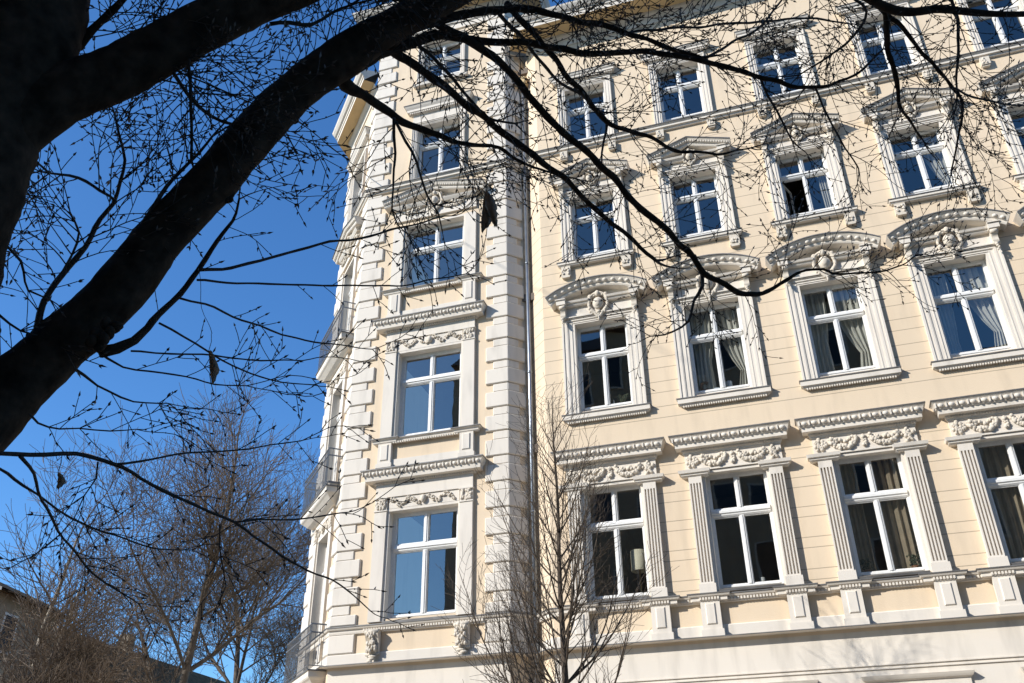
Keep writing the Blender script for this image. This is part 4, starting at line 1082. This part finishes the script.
far_tree('bare_tree',at(165,683,42),17.5,.95,'tall bare tree with the widest crown, left of the chamfered corner',FARB,FART,.30,0,3)
far_tree('bare_tree',at(245,683,52),19,.8,'bare tree behind the widest crown, right beside the balconies',FARB,FART,.28,.03,5)
far_tree('bare_tree',at(295,683,60),19,.7,'farthest bare tree, partly hidden behind the balcony edge',FARB,FART,.25,0,8)
far_tree('bare_tree',at(38,683,38),13.5,.8,'pale-barked bare tree in front of the gable at lower left',PALEB,FART,.22,.05,11,dens=.55)
far_tree('bare_tree',at(100,683,55),14.5,.8,'bare tree between the pale-barked one and the widest crown, before the dark roof',FARB,FART,.25,-.03,14,dens=.95)

far_tree('bare_tree',at(14,683,31),7.6,.9,'low twiggy bare tree before the pale gabled house',FARB,FART,.14,.02,31,dens=.8)
far_tree('bare_tree',at(92,683,33),7.8,.9,'low twiggy bare tree before the left half of the long dark roof',FARB,FART,.14,.0,37,dens=.8)
# houses beyond the trees
def house(name,px0,px1,d0,d1,h,label,col,roofh,gable_px=None):
    a=Vector(at(px0,683,d0)); b=Vector(at(px1,683,d1)); L=(b-a).length; ang=math.atan2(b.y-a.y,b.x-a.x)
    e=empty(name,tuple(a),ang); tag(e,label,'house'); M_=stucco(name+'_render',col,dirt=.35,var=.2)
    Dp=11; m=MB(); m.box(0,L,0,Dp,0,h); m.add([(0,0,h),(0,Dp,h),(0,Dp/2,h+roofh)],[(0,1,2)]); m.add([(L,0,h),(L,Dp,h),(L,Dp/2,h+roofh)],[(0,1,2)]); m.build('wall',M_,e)
    r=MB(); o=.35
    for y0,y1 in ((-.5,Dp/2),(Dp+.5,Dp/2)):
        zl=h-.35; r.add([(-o,y0,zl),(L+o,y0,zl),(L+o,y1,h+roofh+.12),(-o,y1,h+roofh+.12)],[(0,1,2,3)])
        r.add([(-o,y0,zl-.15),(L+o,y0,zl-.15),(L+o,y1,h+roofh-.05),(-o,y1,h+roofh-.05)],[(0,1,2,3)])
        for x in (-o,L+o): r.add([(x,y0,zl-.15),(x,y0,zl),(x,y1,h+roofh+.12),(x,y1,h+roofh-.05)],[(0,1,2,3)],1)
    r.build('roof',[plain(name+'_roof_tiles',(.15,.09,.05),.95,0,.3,3,0,.05),ZINC],e)
    G=plain(name+'_glass',(.03,.035,.04),.15); 
    for i in range(int(L/3)):
        for s in range(int(h/3)):
            m=MB(); x=1.6+3*i; z=1+3*s; m.box(x-.55,x+.55,-.04,.0,z-.1,z+1.6); w_=m.build('window',PAINT,e); g=MB(); g.add([(x-.45,-.045,z),(x+.45,-.045,z),(x+.45,-.045,z+1.5),(x-.45,-.045,z+1.5)],[(0,1,2,3)]); g.build('pane',G,w_)
    cm=MB(); cm.box(L*.4,L*.4+.7,Dp/2-.4,Dp/2+.4,h+roofh-.6,h+roofh+1.1); cm.build('chimney',M_,e)
    return e
house('long_house',22,330,55,86,9.6,'long dark-roofed house stretching behind the bare trees at lower left',(.30,.24,.17),5.0)
house('gabled_house',-30,44,46,50.5,12.7,'pale-walled house at the lower left edge, in front of the long dark roof',(.34,.28,.21),1.2)
# overhead cable
cb=MB(); P0=Vector((-6.5,-.27,18.9)); P1=W(200,27,1); dd=(P1-CP); q=CP+dd*((20.6-CP.z)/dd.z); E_=P0+(q-P0)*3.2
n=30; cb.tube([P0+(E_-P0)*(i/n)-Vector((0,0,.5*sin(pi*i/n))) for i in range(n+1)],.012,5); tag(cb.build('overhead_cable',plain('black_cable',(.02,.02,.02),.5)),'thin dark cable running from the corner tower out over the street','cable')

# ------------------------------------------------------------------ light
SUN=Vector((-1.1,-1.0,.86)).normalized(); el=math.asin(SUN.z)
sl=bpy.data.lights.new('sun','SUN'); sl.energy=3.25; sl.angle=radians(.53); sl.color=(1,.955,.885)
so=bpy.data.objects.new('sun',sl); COL.objects.link(so); so.rotation_euler=SUN.to_track_quat('Z','Y').to_euler()
wd=bpy.data.worlds.new('World'); SC.world=wd; wd.use_nodes=True; nt=wd.node_tree
sk=nt.nodes.new('ShaderNodeTexSky'); sk.sky_type='NISHITA'; sk.sun_disc=False; sk.sun_elevation=el
sk.sun_rotation=math.atan2(SUN.x,SUN.y); sk.air_density=1.0; sk.dust_density=.3; sk.ozone_density=2.5; sk.altitude=200
bg=nt.nodes['Background']; bg.inputs[1].default_value=.145; hs=nt.nodes.new('ShaderNodeHueSaturation'); hs.inputs['Saturation'].default_value=1.15; nt.links.new(sk.outputs[0],hs.inputs['Color']); tn=nt.nodes.new('ShaderNodeMix'); tn.data_type='RGBA'; tn.blend_type='MULTIPLY'; tn.inputs[0].default_value=1; tn.inputs[7].default_value=(.47,.66,.82,1); nt.links.new(hs.outputs[0],tn.inputs[6]); nt.links.new(tn.outputs[2],bg.inputs[0])
SC.view_settings.view_transform='Standard'; SC.view_settings.look='None'; SC.view_settings.exposure=0.88; SC.view_settings.gamma=1
SC.cycles.max_bounces=8; SC.cycles.transparent_max_bounces=16
